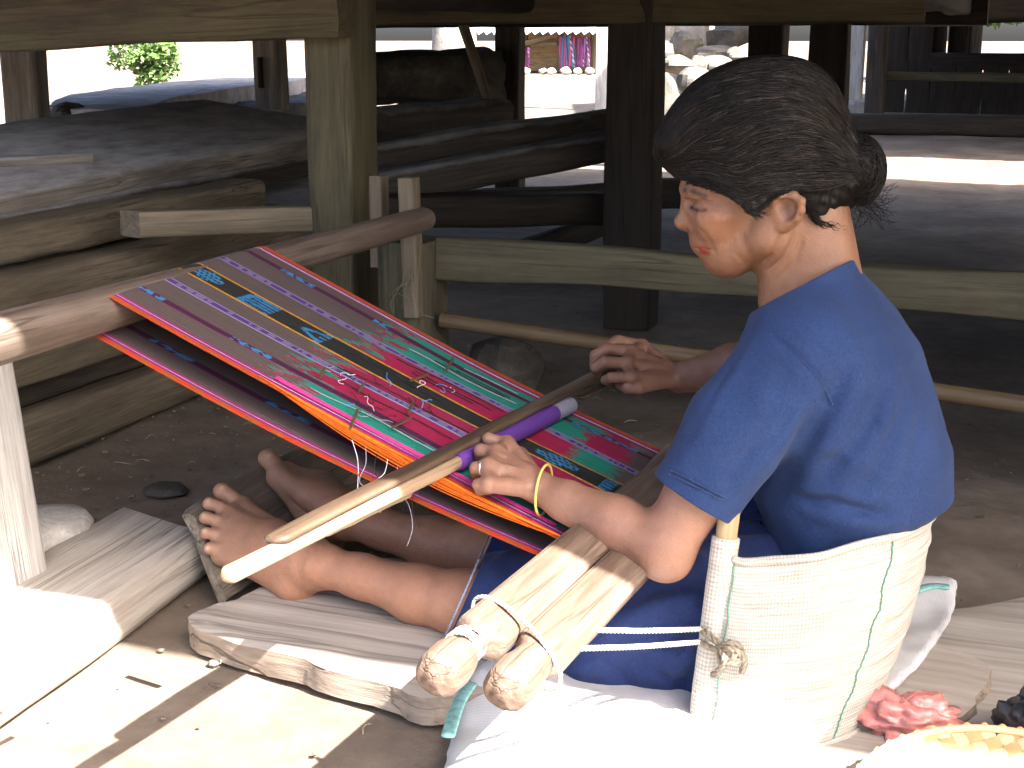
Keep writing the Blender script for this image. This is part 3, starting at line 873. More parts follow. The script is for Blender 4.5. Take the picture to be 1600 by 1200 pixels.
def smooth_path(pts, n=8):
    P = [Vector(p) for p in pts]
    out = []
    for i in range(len(P) - 1):
        a, b, c, d = P[max(i - 1, 0)], P[i], P[i + 1], P[min(i + 2, len(P) - 1)]
        for k in range(n):
            t = k / n
            out.append(.5 * ((2 * b) + (c - a) * t + (2 * a - 5 * b + 4 * c - d) * t * t + (3 * b - a - 3 * c + d) * t ** 3))
    out.append(P[-1])
    return out
# loose orange selvage warps hanging off the near edge
for k in range(17):
    o = rng.uniform(-.018, .010)
    pts = []
    for s in np.linspace(.66 - .03 * rng.random(), .02, 9):
        hang = math.sin(math.pi * (.66 - s) / .66)
        v = .02 + (-.035 + o * 2) * hang * (.5 + .5 * rng.random() * .5)
        pts.append(web_point(s, v, .002 - (.012 + o) * hang))
    yarn('orange', smooth_path(pts, 5), .0007 + .0004 * rng.random())
for k in range(5):
    pts = [web_point(s, .055 - .012 * math.sin(math.pi * (.64 - s) / .64) + k * .004 + rng.uniform(-.002, .002), .002) for s in np.linspace(.64, .05, 8)]
    yarn('pink', smooth_path(pts, 4), .001)
# dark pattern threads floating along the ikat bands
for k, (v, s0, s1) in enumerate(((.115, .58, .30), (.125, .52, .34), (.25, .56, .3), (.62, .5, .32), (.77, .56, .3), (.785, .5, .33), (.80, .45, .32), (.65, .55, .3), (.88, .45, .32), (.60, .5, .36), (.5, .62, .4), (.35, .6, .3))):
    pts = [web_point(s, v + .006 * math.sin(s * 30 + k) + .012 * (s0 - s), .003 + .002 * math.sin(s * 20 + k)) for s in np.linspace(s0, s1, 9)]
    yarn('black' if k % 4 else 'grey', smooth_path(pts, 4), .0008)
# curls of loose thread
for k in range(26):
    s, v = rng.choice(((.47, .13), (.46, .16), (.52, .40), (.44, .47), (.40, .35), (.44, .1), (.56, .3), (.42, .62), (.36, .6), (.46, .22)))
    s += rng.uniform(-.03, .03); v += rng.uniform(-.04, .04)
    c0 = Vector(web_point(s, v, .003))
    n = rng.randint(4, 7)
    pts = [c0]
    d = Vector((rng.uniform(-1, 1), rng.uniform(-1, 1), rng.uniform(0, .8)))
    for q in range(n):
        d = (d + Vector((rng.gauss(0, .7), rng.gauss(0, .7), rng.gauss(0, .4) - .10 * q))).normalized()
        pts.append(pts[-1] + d * rng.uniform(.003, .010))
    base = web_point(s, v, 0)[2]
    pts = [Vector((p.x, p.y, max(p.z, EZ + (EX - p.x) * math.tan(ang) + .001))) for p in pts]
    yarn(rng.choice(('white', 'black', 'black', 'white', 'blue', 'gold' if .4 < v < .6 else 'grey')), smooth_path(pts, 5), .0005, name='loose_thread')
# threads dangling below the near edge
for k in range(6):
    a0 = Vector(web_point(.45 - k * .025, -.01, -.01))
    L = rng.uniform(.03, .12)
    pts = [a0 + Vector((rng.uniform(-.01, .01) * t, -.004 * t + .006 * math.sin(t * 2 + k), -L * t / 4)) for t in range(5)]
    yarn(('white', 'grey', 'black')[k % 3], smooth_path(pts, 4), .0006, name='loose_thread')
# bamboo slivers tucked under threads
for k, (px, py, dx, dy) in enumerate(((553, 655, 12, -30), (628, 660, 30, -16), (655, 590, 28, -10), (702, 570, 10, -18), (642, 637, 8, -18), (504, 582, 8, -14), (565, 605, 8, -14))):
    nrm = np.array([math.sin(ang), 0, math.cos(ang)])
    p0 = on_plane(px - dx / 2, py - dy / 2, np.array([EX, 1.9, EZ]) + nrm * .004, nrm)
    p1 = on_plane(px + dx / 2, py + dy / 2, np.array([EX, 1.9, EZ]) + nrm * .008, nrm)
    timber('bamboo_sliver', p0, p1, .004, .0025, M['bamboo'], web, seed=k, wob=.0003)

# ---- batten, heddle rod, thin stick
nrm = np.array([math.sin(ang), 0, math.cos(ang)])
def lift_pt(px, py, h): return Vector(on_plane(px, py, np.array([EX, 1.9, EZ]) + nrm * h, nrm))
M['batten'] = wood('polished dark batten', (.055, .034, .02), (.10, .066, .042), (.16, .112, .075), stain_amt=.3, rough=.4, bmp=.15)
M['rodwood'] = wood('pale rod', (.26, .17, .1), (.36, .25, .16), (.44, .33, .22), stain_amt=.15, rough=.45, bmp=.15)
b0, b1 = lift_pt(424, 846, .022), lift_pt(1013, 545, .022)
V, F = [], []
def blade(p0, p1, w, t, seed, tip=.06):
    """flat smoothed stick with rounded ends"""
    L = (p1 - p0).length
    V = []
    US = sorted(set([i / 40 for i in range(41)] + [w * q / L for q in (.03, .08, .15, .25, .36, .45)] + [1 - w * q / L for q in (.03, .08, .15, .25, .36, .45)]))
    n, ms = len(US) - 1, 14
    for u_ in US:
        e = min(u_, 1 - u_) * L
        k = math.sqrt(max(0, 1 - (1 - min(1, e / (w * .45))) ** 2)) * .8 + .2
        for j in range(ms):
            a = 2 * math.pi * j / ms
            cy = math.copysign(abs(math.cos(a)) ** .7, math.cos(a)); cz = math.copysign(abs(math.sin(a)) ** .8, math.sin(a))
            V.append((u_ * L, cy * w / 2 * k, cz * t / 2 * k + .0015 * noise.noise(Vector((u_ * 5, seed, 0)))))
    F = ring_faces(n + 1, ms) + [tuple(range(ms - 1, -1, -1)), tuple(range(n * ms, n * ms + ms))]
    return V, F
V, F = blade(b0, b1, .036, .012, 1)
mtx = basis(b0, b1, -.15)
tag(make('batten', V, F, M['batten'], None, True, mtx), 'flat dark wooden batten lying across the web, held in both hands', 'batten')
r0, r1 = lift_pt(352, 901, .012), lift_pt(893, 632, .012)
rod = thing('heddle_rod', r0, 'pale round rod wrapped in purple yarn, just in front of the dark batten', 'heddle rod')
rdv = (r1 - r0)
V, F = blade(Vector((0, 0, 0)), Vector((rdv.length, 0, 0)), .021, .019, 2, .02)
make('stick', V, F, M['rodwood'], rod, True, basis(r0, r1))
m, nt, b = new_mat('purple yarn wrap')
wv = nd(nt, 'ShaderNodeTexWave', wave_type='BANDS', bands_direction='X', i_Scale=130.0, i_Distortion=3.0, i_Detail=3.0)
nt.links.new(mapping(nt, (1, 1, 1)), wv.inputs[0])
nt.links.new(ramp(nt, wv.outputs['Fac'], [(.1, (.06, .012, .16)), (.7, (.14, .035, .33))]).outputs[0], b.inputs['Base Color'])
b.inputs['Roughness'].default_value = .7; bump(nt, b, wv.outputs['Fac'], .8, .001)
M['purple'] = m
m, nt, b = new_mat('grey yarn wrap')
wv = nd(nt, 'ShaderNodeTexWave', wave_type='BANDS', bands_direction='X', i_Scale=60.0, i_Distortion=2.0, i_Detail=3.0)
nt.links.new(mapping(nt, (1, 1, 1)), wv.inputs[0])
nt.links.new(ramp(nt, wv.outputs['Fac'], [(.1, (.16, .15, .2)), (.5, (.34, .33, .42))]).outputs[0], b.inputs['Base Color'])
b.inputs['Roughness'].default_value = .8; bump(nt, b, wv.outputs['Fac'], .8, .001)
M['greywrap'] = m
def wrap(name, t0, t1, r, mat, seed):
    n = 50
    pts = [r0 + rdv * (t0 + (t1 - t0) * i / n) for i in range(n + 1)]
    rr = [r * (1 + .05 * noise.noise(Vector((i * .35, seed, 0)))) * (.75 if i in (0, n) else 1) for i in range(n + 1)]
    V, F = tube(pts, rr, 16)
    R0 = basis(r0, r1); inv = R0.inverted()
    return make(name, [inv @ Vector(v) for v in V], F, mat, rod, True, R0)
wrap('purple_wrap', .56, .925, .0145, M['purple'], 1)
wrap('grey_wrap', .905, .995, .0135, M['greywrap'], 2)
t0_, t1_ = lift_pt(905, 622, .006), lift_pt(1012, 566, .02)
V, F = blade(t0_, t1_, .020, .008, 3)
tag(make('shed_stick', V, F, M['batten'], None, True, basis(t0_, t1_)), 'thin dark stick end beyond the grey yarn wrapping', 'stick')
t0_, t1_ = lift_pt(506, 834, -.008), lift_pt(640, 770, -.004)
V, F = blade(t0_, t1_, .012, .009, 4)
tag(make('thin_stick', V, F, M['rodwood'], None, True, basis(t0_, t1_)), 'thin pale stick with rounded tip under the heddle rod', 'stick')

# ---- breast beam: two half-round bars with knobbed ends clamping the cloth
M['breast'] = wood('worn breast beam', (.07, .042, .028), (.165, .108, .076), (.30, .225, .172), stain=(.075, .05, .042), stain_amt=.6, rough=.55, bmp=.5)
bbm = thing('breast_beam', (-.5, 1.45, .22), 'two-part wooden breast beam with knobbed ends resting on the weaver\'s lap', 'breast beam')
def bar(name, pts, seed):
    """pts: (centre, half width, half height)"""
    V = []
    P = []
    for i in range(len(pts) - 1):
        for k in range(8):
            t = k / 8; t = t * t * (3 - 2 * t) if abs(pts[i][1] - pts[i + 1][1]) > .004 else t
            a, b_ = pts[i], pts[i + 1]
            P.append((Vector(a[0]).lerp(Vector(b_[0]), k / 8), a[1] + (b_[1] - a[1]) * t, a[2] + (b_[2] - a[2]) * t))
    P.append((Vector(pts[-1][0]), pts[-1][1], pts[-1][2]))
    ms = 28
    ax = (P[-1][0] - P[0][0]).normalized()
    R0 = basis(P[0][0], P[-1][0], TILT); inv = R0.inverted()
    for c0, w_, h_ in P:
        cl = inv @ c0
        for j in range(ms):
            a = 2 * math.pi * j / ms
            ex_ = .75 if cl.x < .10 else .5
            cy = math.copysign(abs(math.cos(a)) ** ex_, math.cos(a)); cz = math.copysign(abs(math.sin(a)) ** ex_, math.sin(a))
            k = 1 + .035 * noise.noise(Vector((cl.x * 9, cy * 1.5 + seed, cz * 1.5)))
            V.append((cl.x, cl.y + cy * w_ * k, cl.z + cz * h_ * k))
    n = len(P)
    F = ring_faces(n, ms)
    c0 = len(V)
    V.append(tuple(inv @ P[0][0])); V.append(tuple(inv @ P[-1][0]))
    for j in range(ms):
        F.append((c0, (j + 1) % ms, j)); F.append((c0 + 1, (n - 1) * ms + j, (n - 1) * ms + (j + 1) % ms))
    return make(name, V, F, M['breast'], bbm, True, R0)
TILT = .42
def bp(x, y, z): return (x, y, z)
BOXY = .5
def along(y, off):
    t = (y - 1.285) / (2.2 - 1.285)
    return (-.518 + .007 * t + off * .0540, y, .284 - .054 * t - off * .0242)
def prof(off, rows): return [(along(y, off), w_, h_) for y, w_, h_ in rows]
bar('bar', prof(0, [(1.160, .010, .009), (1.164, .019, .018), (1.175, .0235, .0215), (1.205, .0245, .0225), (1.222, .022, .020), (1.232, .0145, .0145), (1.270, .015, .0145), (1.284, .0297, .018), (1.6, .0297, .0175), (2.2, .0297, .017)]), 1)
bar('bar', prof(1, [(1.205, .010, .009), (1.209, .019, .018), (1.222, .0245, .023), (1.250, .026, .0235), (1.272, .0225, .021), (1.300, .0215, .018), (1.325, .0297, .018), (1.6, .0297, .0175), (2.19, .0297, .017)]), 2)
# clamp line: thin lath over the cloth edge
timber('lath', (EX + .004, Y0 - .012, EZ + .004), (EX + .004, Y1 + .012, EZ + .006), .008, .006, M['footboard'], bbm, seed=4, wob=.0006)
M['rope'] = mineral('cotton rope', (.4, .36, .3), (.52, .48, .42), (.62, .58, .52), 60, bmp=.3)
def rope(name, pts, r, parent, turns=60, mat=None, strands=3):
    """twisted cord of three strands"""
    P = smooth_path(pts, 10)
    n = len(P)
    # resample
    d = [0]
    for i in range(1, n): d.append(d[-1] + (P[i] - P[i - 1]).length)
    L = d[-1]; m_ = int(max(20, min(260, L / (r * 1.1))))
    Q = []
    k = 0
    for i in range(m_ + 1):
        t = L * i / m_
        while k < n - 2 and d[k + 1] < t: k += 1
        Q.append(P[k].lerp(P[k + 1], (t - d[k]) / max(1e-9, d[k + 1] - d[k])))
    parts = []
    for s in range(strands):
        pts2 = []
        prev = Vector((0, 0, 1))
        for i, q in enumerate(Q):
            tg = (Q[min(i + 1, m_)] - Q[max(i - 1, 0)]).normalized()
            a = (prev - tg * prev.dot(tg))
            a = a.normalized() if a.length > 1e-6 else Vector((1, 0, 0))
            prev = a
            b = tg.cross(a)
            an = 2 * math.pi * (s / strands) + (L * i / m_) / (r * 7) * 2 * math.pi
            pts2.append(q + (a * math.cos(an) + b * math.sin(an)) * r * .5)
        parts.append(tube(pts2, r * .58, 6))
    V, F = merge(parts)
    return make(name, V, F, mat or M['rope'], parent)
def loop_pts(cx, cz, y, rx, rz, n=14, tilt=0, lean=0, a0=0, a1=6.2832):
    out = []
    for i in range(n + 1):
        a = a0 + (a1 - a0) * i / n
        x, z = rx * math.cos(a), rz * math.sin(a)
        out.append((cx + x * math.cos(tilt) - z * math.sin(tilt), y + lean * x, cz + x * math.sin(tilt) + z * math.cos(tilt)))
    return out
rope('binding_cord', loop_pts(-.491, .268, 1.318, .066, .027, tilt=-.42, lean=-.45), .0026, bbm)
rope('binding_cord', loop_pts(-.5225, .288, 1.240, .0185, .0185), .0024, bbm)
rope('binding_cord', loop_pts(-.5225, .2875, 1.248, .0185, .0185), .0024, bbm)
rope('binding_cord', loop_pts(-.5225, .287, 1.258, .0185, .0185, lean=.2), .0022, bbm)

# ---- backstrap: woven sacking panel round her hips, stick in the hem, ropes to the breast beam
strap = thing('backstrap', (-.34, 1.66, 0.02), 'beige sacking backstrap stiffened by a stick, wrapped round her hips', 'backstrap')
m, nt, b = new_mat('beige sacking')
vu = nd(nt, 'ShaderNodeUVMap') if False else None
v0 = mapping(nt, (1, 1, 1), 'UV')
wx = nd(nt, 'ShaderNodeTexWave', wave_type='BANDS', bands_direction='X', i_Scale=17.0, i_Distortion=1.5, i_Detail=2.0); nt.links.new(v0, wx.inputs[0])
wy = nd(nt, 'ShaderNodeTexWave', wave_type='BANDS', bands_direction='Y', i_Scale=19.0, i_Distortion=2.0, i_Detail=2.0); nt.links.new(v0, wy.inputs[0])
n1 = tex_noise(nt, mapping(nt, (2, 26, 1), 'UV'), 1.0, 7, .65)
n2 = tex_noise(nt, mapping(nt, (7, 7, 1), 'UV'), 1.0, 6, .7)
c = ramp(nt, n1, [(.25, (.30, .265, .215)), (.5, (.44, .41, .355)), (.75, (.54, .51, .455))]).outputs[0]
c = mixc(nt, ramp(nt, n2, [(.58, (0, 0, 0)), (.8, (.6, .6, .6))]).outputs[0], c, (.27, .2, .13))
kx = ramp(nt, wx.outputs['Fac'], [(.05, (.74, .74, .74)), (.5, (1.04, 1.04, 1.04))]).outputs[0]; ky = ramp(nt, wy.outputs['Fac'], [(.05, (.72, .72, .72)), (.5, (1.06, 1.06, 1.06))]).outputs[0]
c = mixc(nt, .7, c, kx, 'MULTIPLY'); c = mixc(nt, .7, c, ky, 'MULTIPLY')
nt.links.new(c, b.inputs['Base Color']); b.inputs['Roughness'].default_value = .9; b.inputs['Specular IOR Level'].default_value = .15
bump(nt, b, wx.outputs['Fac'], .4, .001); bump(nt, b, wy.outputs['Fac'], .4, .001); bump(nt, b, n1, .3, .004)
M['sacking'] = m
PT, PB = Vector((-.338, 1.672, .300)), Vector((-.356, 1.632, .012))          # stick top and foot
def strap_plan(t):
    """plan position (x, y) along the strap, t=0 near stick .. 1 far stick, for top and bottom edges"""
    key_top = [(PT.x, PT.y - .012), (-.30, 1.662), (-.212, 1.685), (-.135, 1.765), (-.102, 1.88), (-.13, 2.02), (-.215, 2.10), (-.32, 2.13)]
    key_bot = [(PB.x, PB.y - .012), (-.30, 1.62), (-.225, 1.645), (-.170, 1.712), (-.152, 1.82), (-.17, 1.98), (-.22, 2.08), (-.32, 2.11)]
    return key_top, key_bot
def spline2(keys, t):
    x = t * (len(keys) - 1); i = min(int(x), len(keys) - 2); f = x - i
    a, b, c, d = (Vector((*keys[max(i - 1, 0)], 0)), Vector((*keys[i], 0)), Vector((*keys[i + 1], 0)), Vector((*keys[min(i + 2, len(keys) - 1)], 0)))
    return .5 * ((2 * b) + (c - a) * f + (2 * a - 5 * b + 4 * c - d) * f * f + (3 * b - a - 3 * c + d) * f ** 3)
KT, KB = strap_plan(0)
def strap_pt(t, h, off=0.0):
    """t along, h 0 bottom .. 1 top"""
    a, b = spline2(KB, t), spline2(KT, t)
    q = a.lerp(b, h)
    d = spline2(KT, min(1, t + .02)) - spline2(KT, max(0, t - .02))
    n_ = Vector((d.y, -d.x, 0)).normalized()
    zt = .268 + .020 * math.exp(-((t - .55) / .25) ** 2) - .006 * math.sin(t * 14)
    zb = .020 + .022 * t
    bul = .012 * math.sin(math.pi * h) * (1 - math.exp(-t / .1))
    wr = 0
    for k in range(9):
        hc = .06 + k * .115 + .02 * math.sin(k * 5)
        ph = noise.noise(Vector((t * 3.5, k * 3.1, 0)))
        wr += (.0052 * (.35 + ph)) * math.exp(-((h - hc - .035 * math.sin(t * 5 + k)) / .014) ** 2) * min(1, max(0, t - .08) * 8)
    wr += .0015 * noise.noise(Vector((t * 14, h * 26, 2)))
    q = q + n_ * (bul + wr + off)
    z = zb + (zt - zb) * h
    return Vector((q.x, q.y, z))
NT, NH = 170, 90
V, F = [], []
for i in range(NT + 1):
    for j in range(NH + 1): V.append(strap_pt(i / NT, j / NH))
for i in range(NT):
    for j in range(NH):
        a = i * (NH + 1) + j; F.append((a, a + NH + 1, a + NH + 2, a + 1))
sp = make('panel', V, F, M['sacking'], strap)
uv = sp.data.uv_layers.new(name='UVMap')
li = np.zeros(len(sp.data.loops), dtype=np.int32); sp.data.loops.foreach_get('vertex_index', li)
uvs = np.stack([(li // (NH + 1)) / NT * .95, (li % (NH + 1)) / NH * .29], 1) * 3.0
uv.data.foreach_set('uv', uvs.astype(np.float32).ravel())
md = sp.modifiers.new('thick', 'SOLIDIFY'); md.thickness = .006; md.offset = -1
# rolled top and bottom hems
for name, h, r in (('hem', 1.0, .0055), ('hem', 0.0, .005)):
    V, F = tube([strap_pt(t, h, .0015) + Vector((0, 0, .001 * math.sin(t * 40))) for t in np.linspace(.06, 1, 70)], [r * (1 + .15 * noise.noise(Vector((t * 20, h, 0)))) for t in np.linspace(.06, 1, 70)], 8)
    o = make(name, V, F, M['sacking'], strap)
    uvl = o.data.uv_layers.new(name='UVMap'); l2 = np.zeros(len(o.data.loops), dtype=np.int32); o.data.loops.foreach_get('vertex_index', l2)
    uvl.data.foreach_set('uv', np.stack([l2 // 8 / 70 * 2.8, l2 % 8 / 8 * .1], 1).astype(np.float32).ravel())
M['peeled'] = wood('peeled stick', (.26, .17, .08), (.42, .31, .17), (.56, .45, .3), stain_amt=.4, stain=(.14, .08, .04), rough=.6)
up_ = (PT - PB).normalized()
pole('stick', PB - up_ * .012, PT + up_ * .028, .0145, .0135, M['peeled'], strap, seed=6, wob=.08, ns=14)
# sleeve of sacking round the stick
ts = np.linspace(0.0, .955, 40)
V, F = tube([PB.lerp(PT, t) for t in ts], [.0180 * (1 + .05 * noise.noise(Vector((t * 9, 1, 0)))) for t in ts], 18)
o = make('sleeve', V, F, M['sacking'], strap)
uvl = o.data.uv_layers.new(name='UVMap'); l2 = np.zeros(len(o.data.loops), dtype=np.int32); o.data.loops.foreach_get('vertex_index', l2)
uvl.data.foreach_set('uv', np.stack([l2 % 18 / 18 * .4, l2 // 18 / 40 * .87], 1).astype(np.float32).ravel())
M['stitch'] = plain('green stitching', (.12, .26, .2), .8, .3, 60, bmp=0)
for t, sl in ((.075, -.012), (.415, -.06)):
    pts = [strap_pt(t + sl * (1 - h) + .003 * math.sin(h * 30), h, .0022 if k % 2 else .0008) for k, h in enumerate(np.linspace(.01, .99, 60))]
    V, F = tube(pts, .0011, 5)
    make('stitching', V, F, M['stitch'], strap)
# ropes and knot
kn = PB.lerp(PT, .52)
nout = Vector((-.25, -1, 0)).normalized()
rA, rB = kn + Vector((-.012, -.018, .012)), kn + Vector((-.012, -.022, -.004))
a_ = Vector(at(905, 984, X=-.448)); rope('rope', [a_ + Vector((-.02, -.03, .008)), a_, a_.lerp(rA, .5) + Vector((0, 0, -.002)), rA], .0034, strap)
a_ = Vector(at(880, 1014, X=-.448)); rope('rope', [a_ + Vector((-.02, -.03, .008)), a_, a_.lerp(rB, .5) + Vector((0, 0, -.002)), rB], .0034, strap)
M['oldrope'] = mineral('soiled rope', (.12, .1, .07), (.24, .2, .15), (.36, .32, .26), 70, bmp=.4)
kc = kn + Vector((.03, -.030, -.004))
rope('knot', [rB, kc + Vector((-.02, -.006, 0)), kc + Vector((0, -.012, .014)), kc + Vector((.014, -.006, .004)), kc + Vector((.004, -.014, -.012)), kc + Vector((-.012, -.006, -.004)), kc + Vector((.002, -.018, .010)), kc + Vector((.018, -.008, -.006)), kc + Vector((.014, -.002, -.028))], .0045, strap, mat=M['oldrope'])
rope('knot', [rA, kc + Vector((-.01, -.008, .006)), kc + Vector((.008, -.016, .002)), kc + Vector((-.008, -.016, -.016)), kc + Vector((-.014, -.008, .004)), kc + Vector((-.004, -.02, -.006)), kc + Vector((-.016, -.010, -.03)), kc + Vector((-.022, -.006, -.036))], .0045, strap, mat=M['oldrope'])
# ================================================================== THINGS ON THE GROUND
def slab_thing(name, label, cat, px, z0, z1, mat, seed, **k):
    V, F = star_slab([tuple(at(x, y, z=z1)[:2]) for x, y in px], z0, z1, seed=seed, **k)
    return tag(make(name, V, F, mat), label, cat)
M['plank'] = wood('pale earth-stained plank', (.30, .258, .215), (.385, .342, .295), (.455, .415, .37), stain=(.27, .22, .175), stain_amt=.6, grain=.45, bmp=.18, rough=.85)
M['plankside'] = M['plank']
V, F = star_slab([(-1.165, 1.695), (-1.12, 1.66), (-.95, 1.625), (-.72, 1.585), (-.62, 1.62), (-.3, 1.70), (-.06, 1.74), (-.02, 1.95), (-.3, 2.08), (-.7, 2.08), (-1.0, 2.03), (-1.10, 1.90), (-1.15, 1.76)], .004, .048, rings=18, per=10, rough=.004, seed=2, edge=.012)
pk_ = make('seat_plank', V, F, M['plank'])
M['bark'] = wood('split bark edge', (.14, .10, .07), (.27, .215, .165), (.42, .36, .3), stain_amt=.5, grain=.6, bmp=.8)
pk_.data.materials.append(M['bark'])
for p in pk_.data.polygons:
    if abs(p.normal.z) < .6: p.material_index = 1
tag(crisp(pk_), 'broad pale plank with a split bark edge under her legs', 'plank')
# timber kerb at the left, foot board leaning on it
timb = timber('kerb_timber', (-1.402, 1.985, .038), (-1.312, .7, .040), .25, .082, M['pale'], None, seed=5, wob=.005, rnd=.32, skew=.08)
tag(timb, 'thick bleached timber lying from the sunny corner up to the foot board', 'timber')
fb = timber('foot_board', (-1.243, 1.868, .070), (-1.240, 2.47, .072), .19, .022, M['footboard'], None, seed=6, wob=.003, rnd=.3, roll=math.radians(45), chip=.003, skew=.08)
tag(fb, 'dirty brown board leaning at a slant, braced by her bare feet', 'board')
wp = timber('sunlit_post', (-1.50, 1.62, -.01), (-1.535, 1.60, .478), .14, .20, M['palepost'], None, seed=8, wob=.004, rnd=.08)
tag(wp, 'thick pale post under the near end of the loom pole', 'post')
V = []
nn = 28
for i, (r, z) in enumerate(((1.0, 0), (1.03, .03), (1.0, .06), (.96, .085), (.88, .097), (.5, .1), (.01, .102))):
    for j in range(nn):
        a = 2 * math.pi * j / nn
        k = 1 + .06 * noise.noise(Vector((math.cos(a) * 1.5, math.sin(a) * 1.5, 3))) + .015 * math.sin(a * 11) * (i < 4)
        V.append((.085 * r * k * math.cos(a), .085 * r * k * math.sin(a), z + .004 * noise.noise(Vector((j, i, 0)))))
c = at(85, 850, z=.05)
tag(make('stump', V, ring_faces(7, nn) + [tuple(range(6 * nn, 7 * nn))], M['stump'], None, True, Matrix.Translation(Vector((c[0] - .02, c[1], 0)))), 'round weathered stump behind the bleached timber', 'stump')
sl = timber('wood_chip', at(208, 1045, z=.012), at(256, 1063, z=.012), .010, .006, M['pale'], None, seed=9, wob=.001)
tag(sl, 'short flat splinter of wood on the sunny earth', 'splinter')
sl = timber('twig', at(2, 1115, z=.09), at(66, 1082, z=.092), .006, .005, M['footboard'], None, seed=9, wob=.001)
tag(sl, 'thin dark twig on the bleached timber at the picture edge', 'twig')
wc = Vector(at(331, 1073, z=.006))
pts = [wc + Vector((.012 * math.sin(a * 2) * .9, .010 * math.sin(a), .001)) for a in np.linspace(0, 6.1, 30)]
V, F = tube(pts, .0009, 5)
tag(make('wire_loop', V, F, plain('rusty wire', (.12, .09, .07), .6, bmp=0)), 'tiny bent wire loop lying on the earth', 'wire')
fs = boulder('flat_stone', at(260, 765, z=.0), (.05, .045, .012), M['darkstone'], 'flat dark stone on the earth under the cloth', 31, cat='stone')
fs = boulder('round_stone', at(785, 570, Y=3.3), (.115, .1, .085), M['darkstone'], 'dim rounded stone in the gloom below the bamboo pole', 33, cat='stone')
fs.location.z = .07

# ---- white plastic sack she sits on
m, nt, b = new_mat('white woven sack')
v0 = mapping(nt, (1, 1, 1))
wx = nd(nt, 'ShaderNodeTexWave', wave_type='BANDS', bands_direction='X', i_Scale=140.0, i_Distortion=1.0); nt.links.new(v0, wx.inputs[0])
wy = nd(nt, 'ShaderNodeTexWave', wave_type='BANDS', bands_direction='Y', i_Scale=140.0, i_Distortion=1.0); nt.links.new(v0, wy.inputs[0])
n1 = tex_noise(nt, v0, 7, 7, .65)
c = ramp(nt, n1, [(.3, (.46, .45, .45)), (.6, (.66, .65, .65))]).outputs[0]
c = mixc(nt, .25, c, wx.outputs['Color'], 'MULTIPLY'); c = mixc(nt, .25, c, wy.outputs['Color'], 'MULTIPLY')
nt.links.new(c, b.inputs['Base Color']); b.inputs['Roughness'].default_value = .5
bump(nt, b, n1, .3, .004); bump(nt, b, wx.outputs['Fac'], .3, .001)
M['sack'] = m
outl = [tuple(at(x, y, z=.04)[:2]) for x, y in ((655, 1330), (690, 1190), (708, 1120), (738, 1066))] + [(-.66, 1.80), (-.62, 2.1), (-.35, 2.3)] + \
       [tuple(at(x, y, z=.04)[:2]) for x, y in ((1425, 925), (1482, 918), (1492, 958), (1452, 1028), (1402, 1086), (1350, 1112), (1245, 1195), (1120, 1330))]
def sackz(x, y):
    q = Vector((x, y, 0))
    ridge = .020 * math.exp(-((y - 2.16 - .5 * (x + .12)) / .05) ** 2) * (x > -.3)
    return ridge + .007 * noise.noise(Vector((x * 14, y * 14, 3))) + .008 * abs(noise.noise(Vector((x * 7 + y * 5, y * 9, 8)))) + .012 * max(0, .5 - abs(x + .62) * 6) * (y < 1.7)
V, F = star_slab(outl, .050, .056, rings=46, per=22, rough=.004, seed=9, ztop=sackz, edge=.004)
# the sack droops to the ground off the plank
V = [(x, y, z - max(0, min(.044, (1.60 - .18 * (x + .4) - y) * .55))) for x, y, z in V]
sack = make('white_sack', V, F, M['sack'])
tag(sack, 'crumpled white plastic sack spread under the weaver', 'sack')
M['tealhem'] = plain('teal hem', (.18, .36, .34), .7, .4, 90)
for name, pp in (('hem', ((1427, 924), (1455, 916), (1483, 917))), ('hem', ((736, 1068), (716, 1100), (700, 1150)))):
    pts = [Vector(at(x, y, z=.075 if x > 1000 else .066)) for x, y in pp]
    V, F = tube(smooth_path(pts, 8), .009, 8, flat=.35)
    make(name, V, F, M['tealhem'], sack)

# ---- board, basket and plastic bags at the lower right
V, F = star_slab([(-.20, 2.02), (-.05, 2.20), (.12, 2.33), (.4, 2.28), (.6, 1.9), (.5, 1.45), (.1, 1.4), (-.2, 1.55), (-.28, 1.75)], .002, .03, rings=14, per=8, rough=.003, seed=12, edge=.01)
tag(crisp(make('round_board', V, F, M['plank'])), 'wide pale board on the earth behind the white sack', 'board')
def crumple(name, c, r, mat, label, seed, k=1.0):
    V = []
    nu, nv = 56, 36
    for i in range(nv + 1):
        th = math.pi * i / nv
        for j in range(nu):
            ph = 2 * math.pi * j / nu
            d = Vector((math.sin(th) * math.cos(ph), math.sin(th) * math.sin(ph), math.cos(th)))
            f = 1.0
            for o in range(4):
                s = 1.6 * 1.9 ** o
                f += k * (.42 / 1.55 ** o) * (abs(noise.noise(d * s + Vector((seed, o * 3, 0)))) * 2 - .5)
            V.append((c[0] + d.x * r[0] * f, c[1] + d.y * r[1] * f, max(.031, c[2] + d.z * r[2] * f)))
    o = make(name, V, ring_faces(nv + 1, nu), mat)
    return tag(o, label, 'plastic bag')
def film(name, col, tr=.35):
    m, nt, b = new_mat(name)
    b.inputs['Base Color'].default_value = (*col, 1)
    b.inputs['Roughness'].default_value = .28
    b.inputs['Specular IOR Level'].default_value = .6
    b.inputs['Subsurface Weight'].default_value = tr
    b.inputs['Subsurface Radius'].default_value = (.02, .01, .01)
    bump(nt, b, tex_noise(nt, mapping(nt, (1, 1, 1)), 60, 5, .6, 1.0), .4, .004)
    return m
c = at(1412, 1125, z=.04)
crumple('red_bag', (c[0], c[1], .042), (.070, .046, .032), film('red plastic film', (.50, .19, .165)), 'crumpled red plastic bag between sack and basket', 3, .8)
c = at(1590, 1135, z=.05)
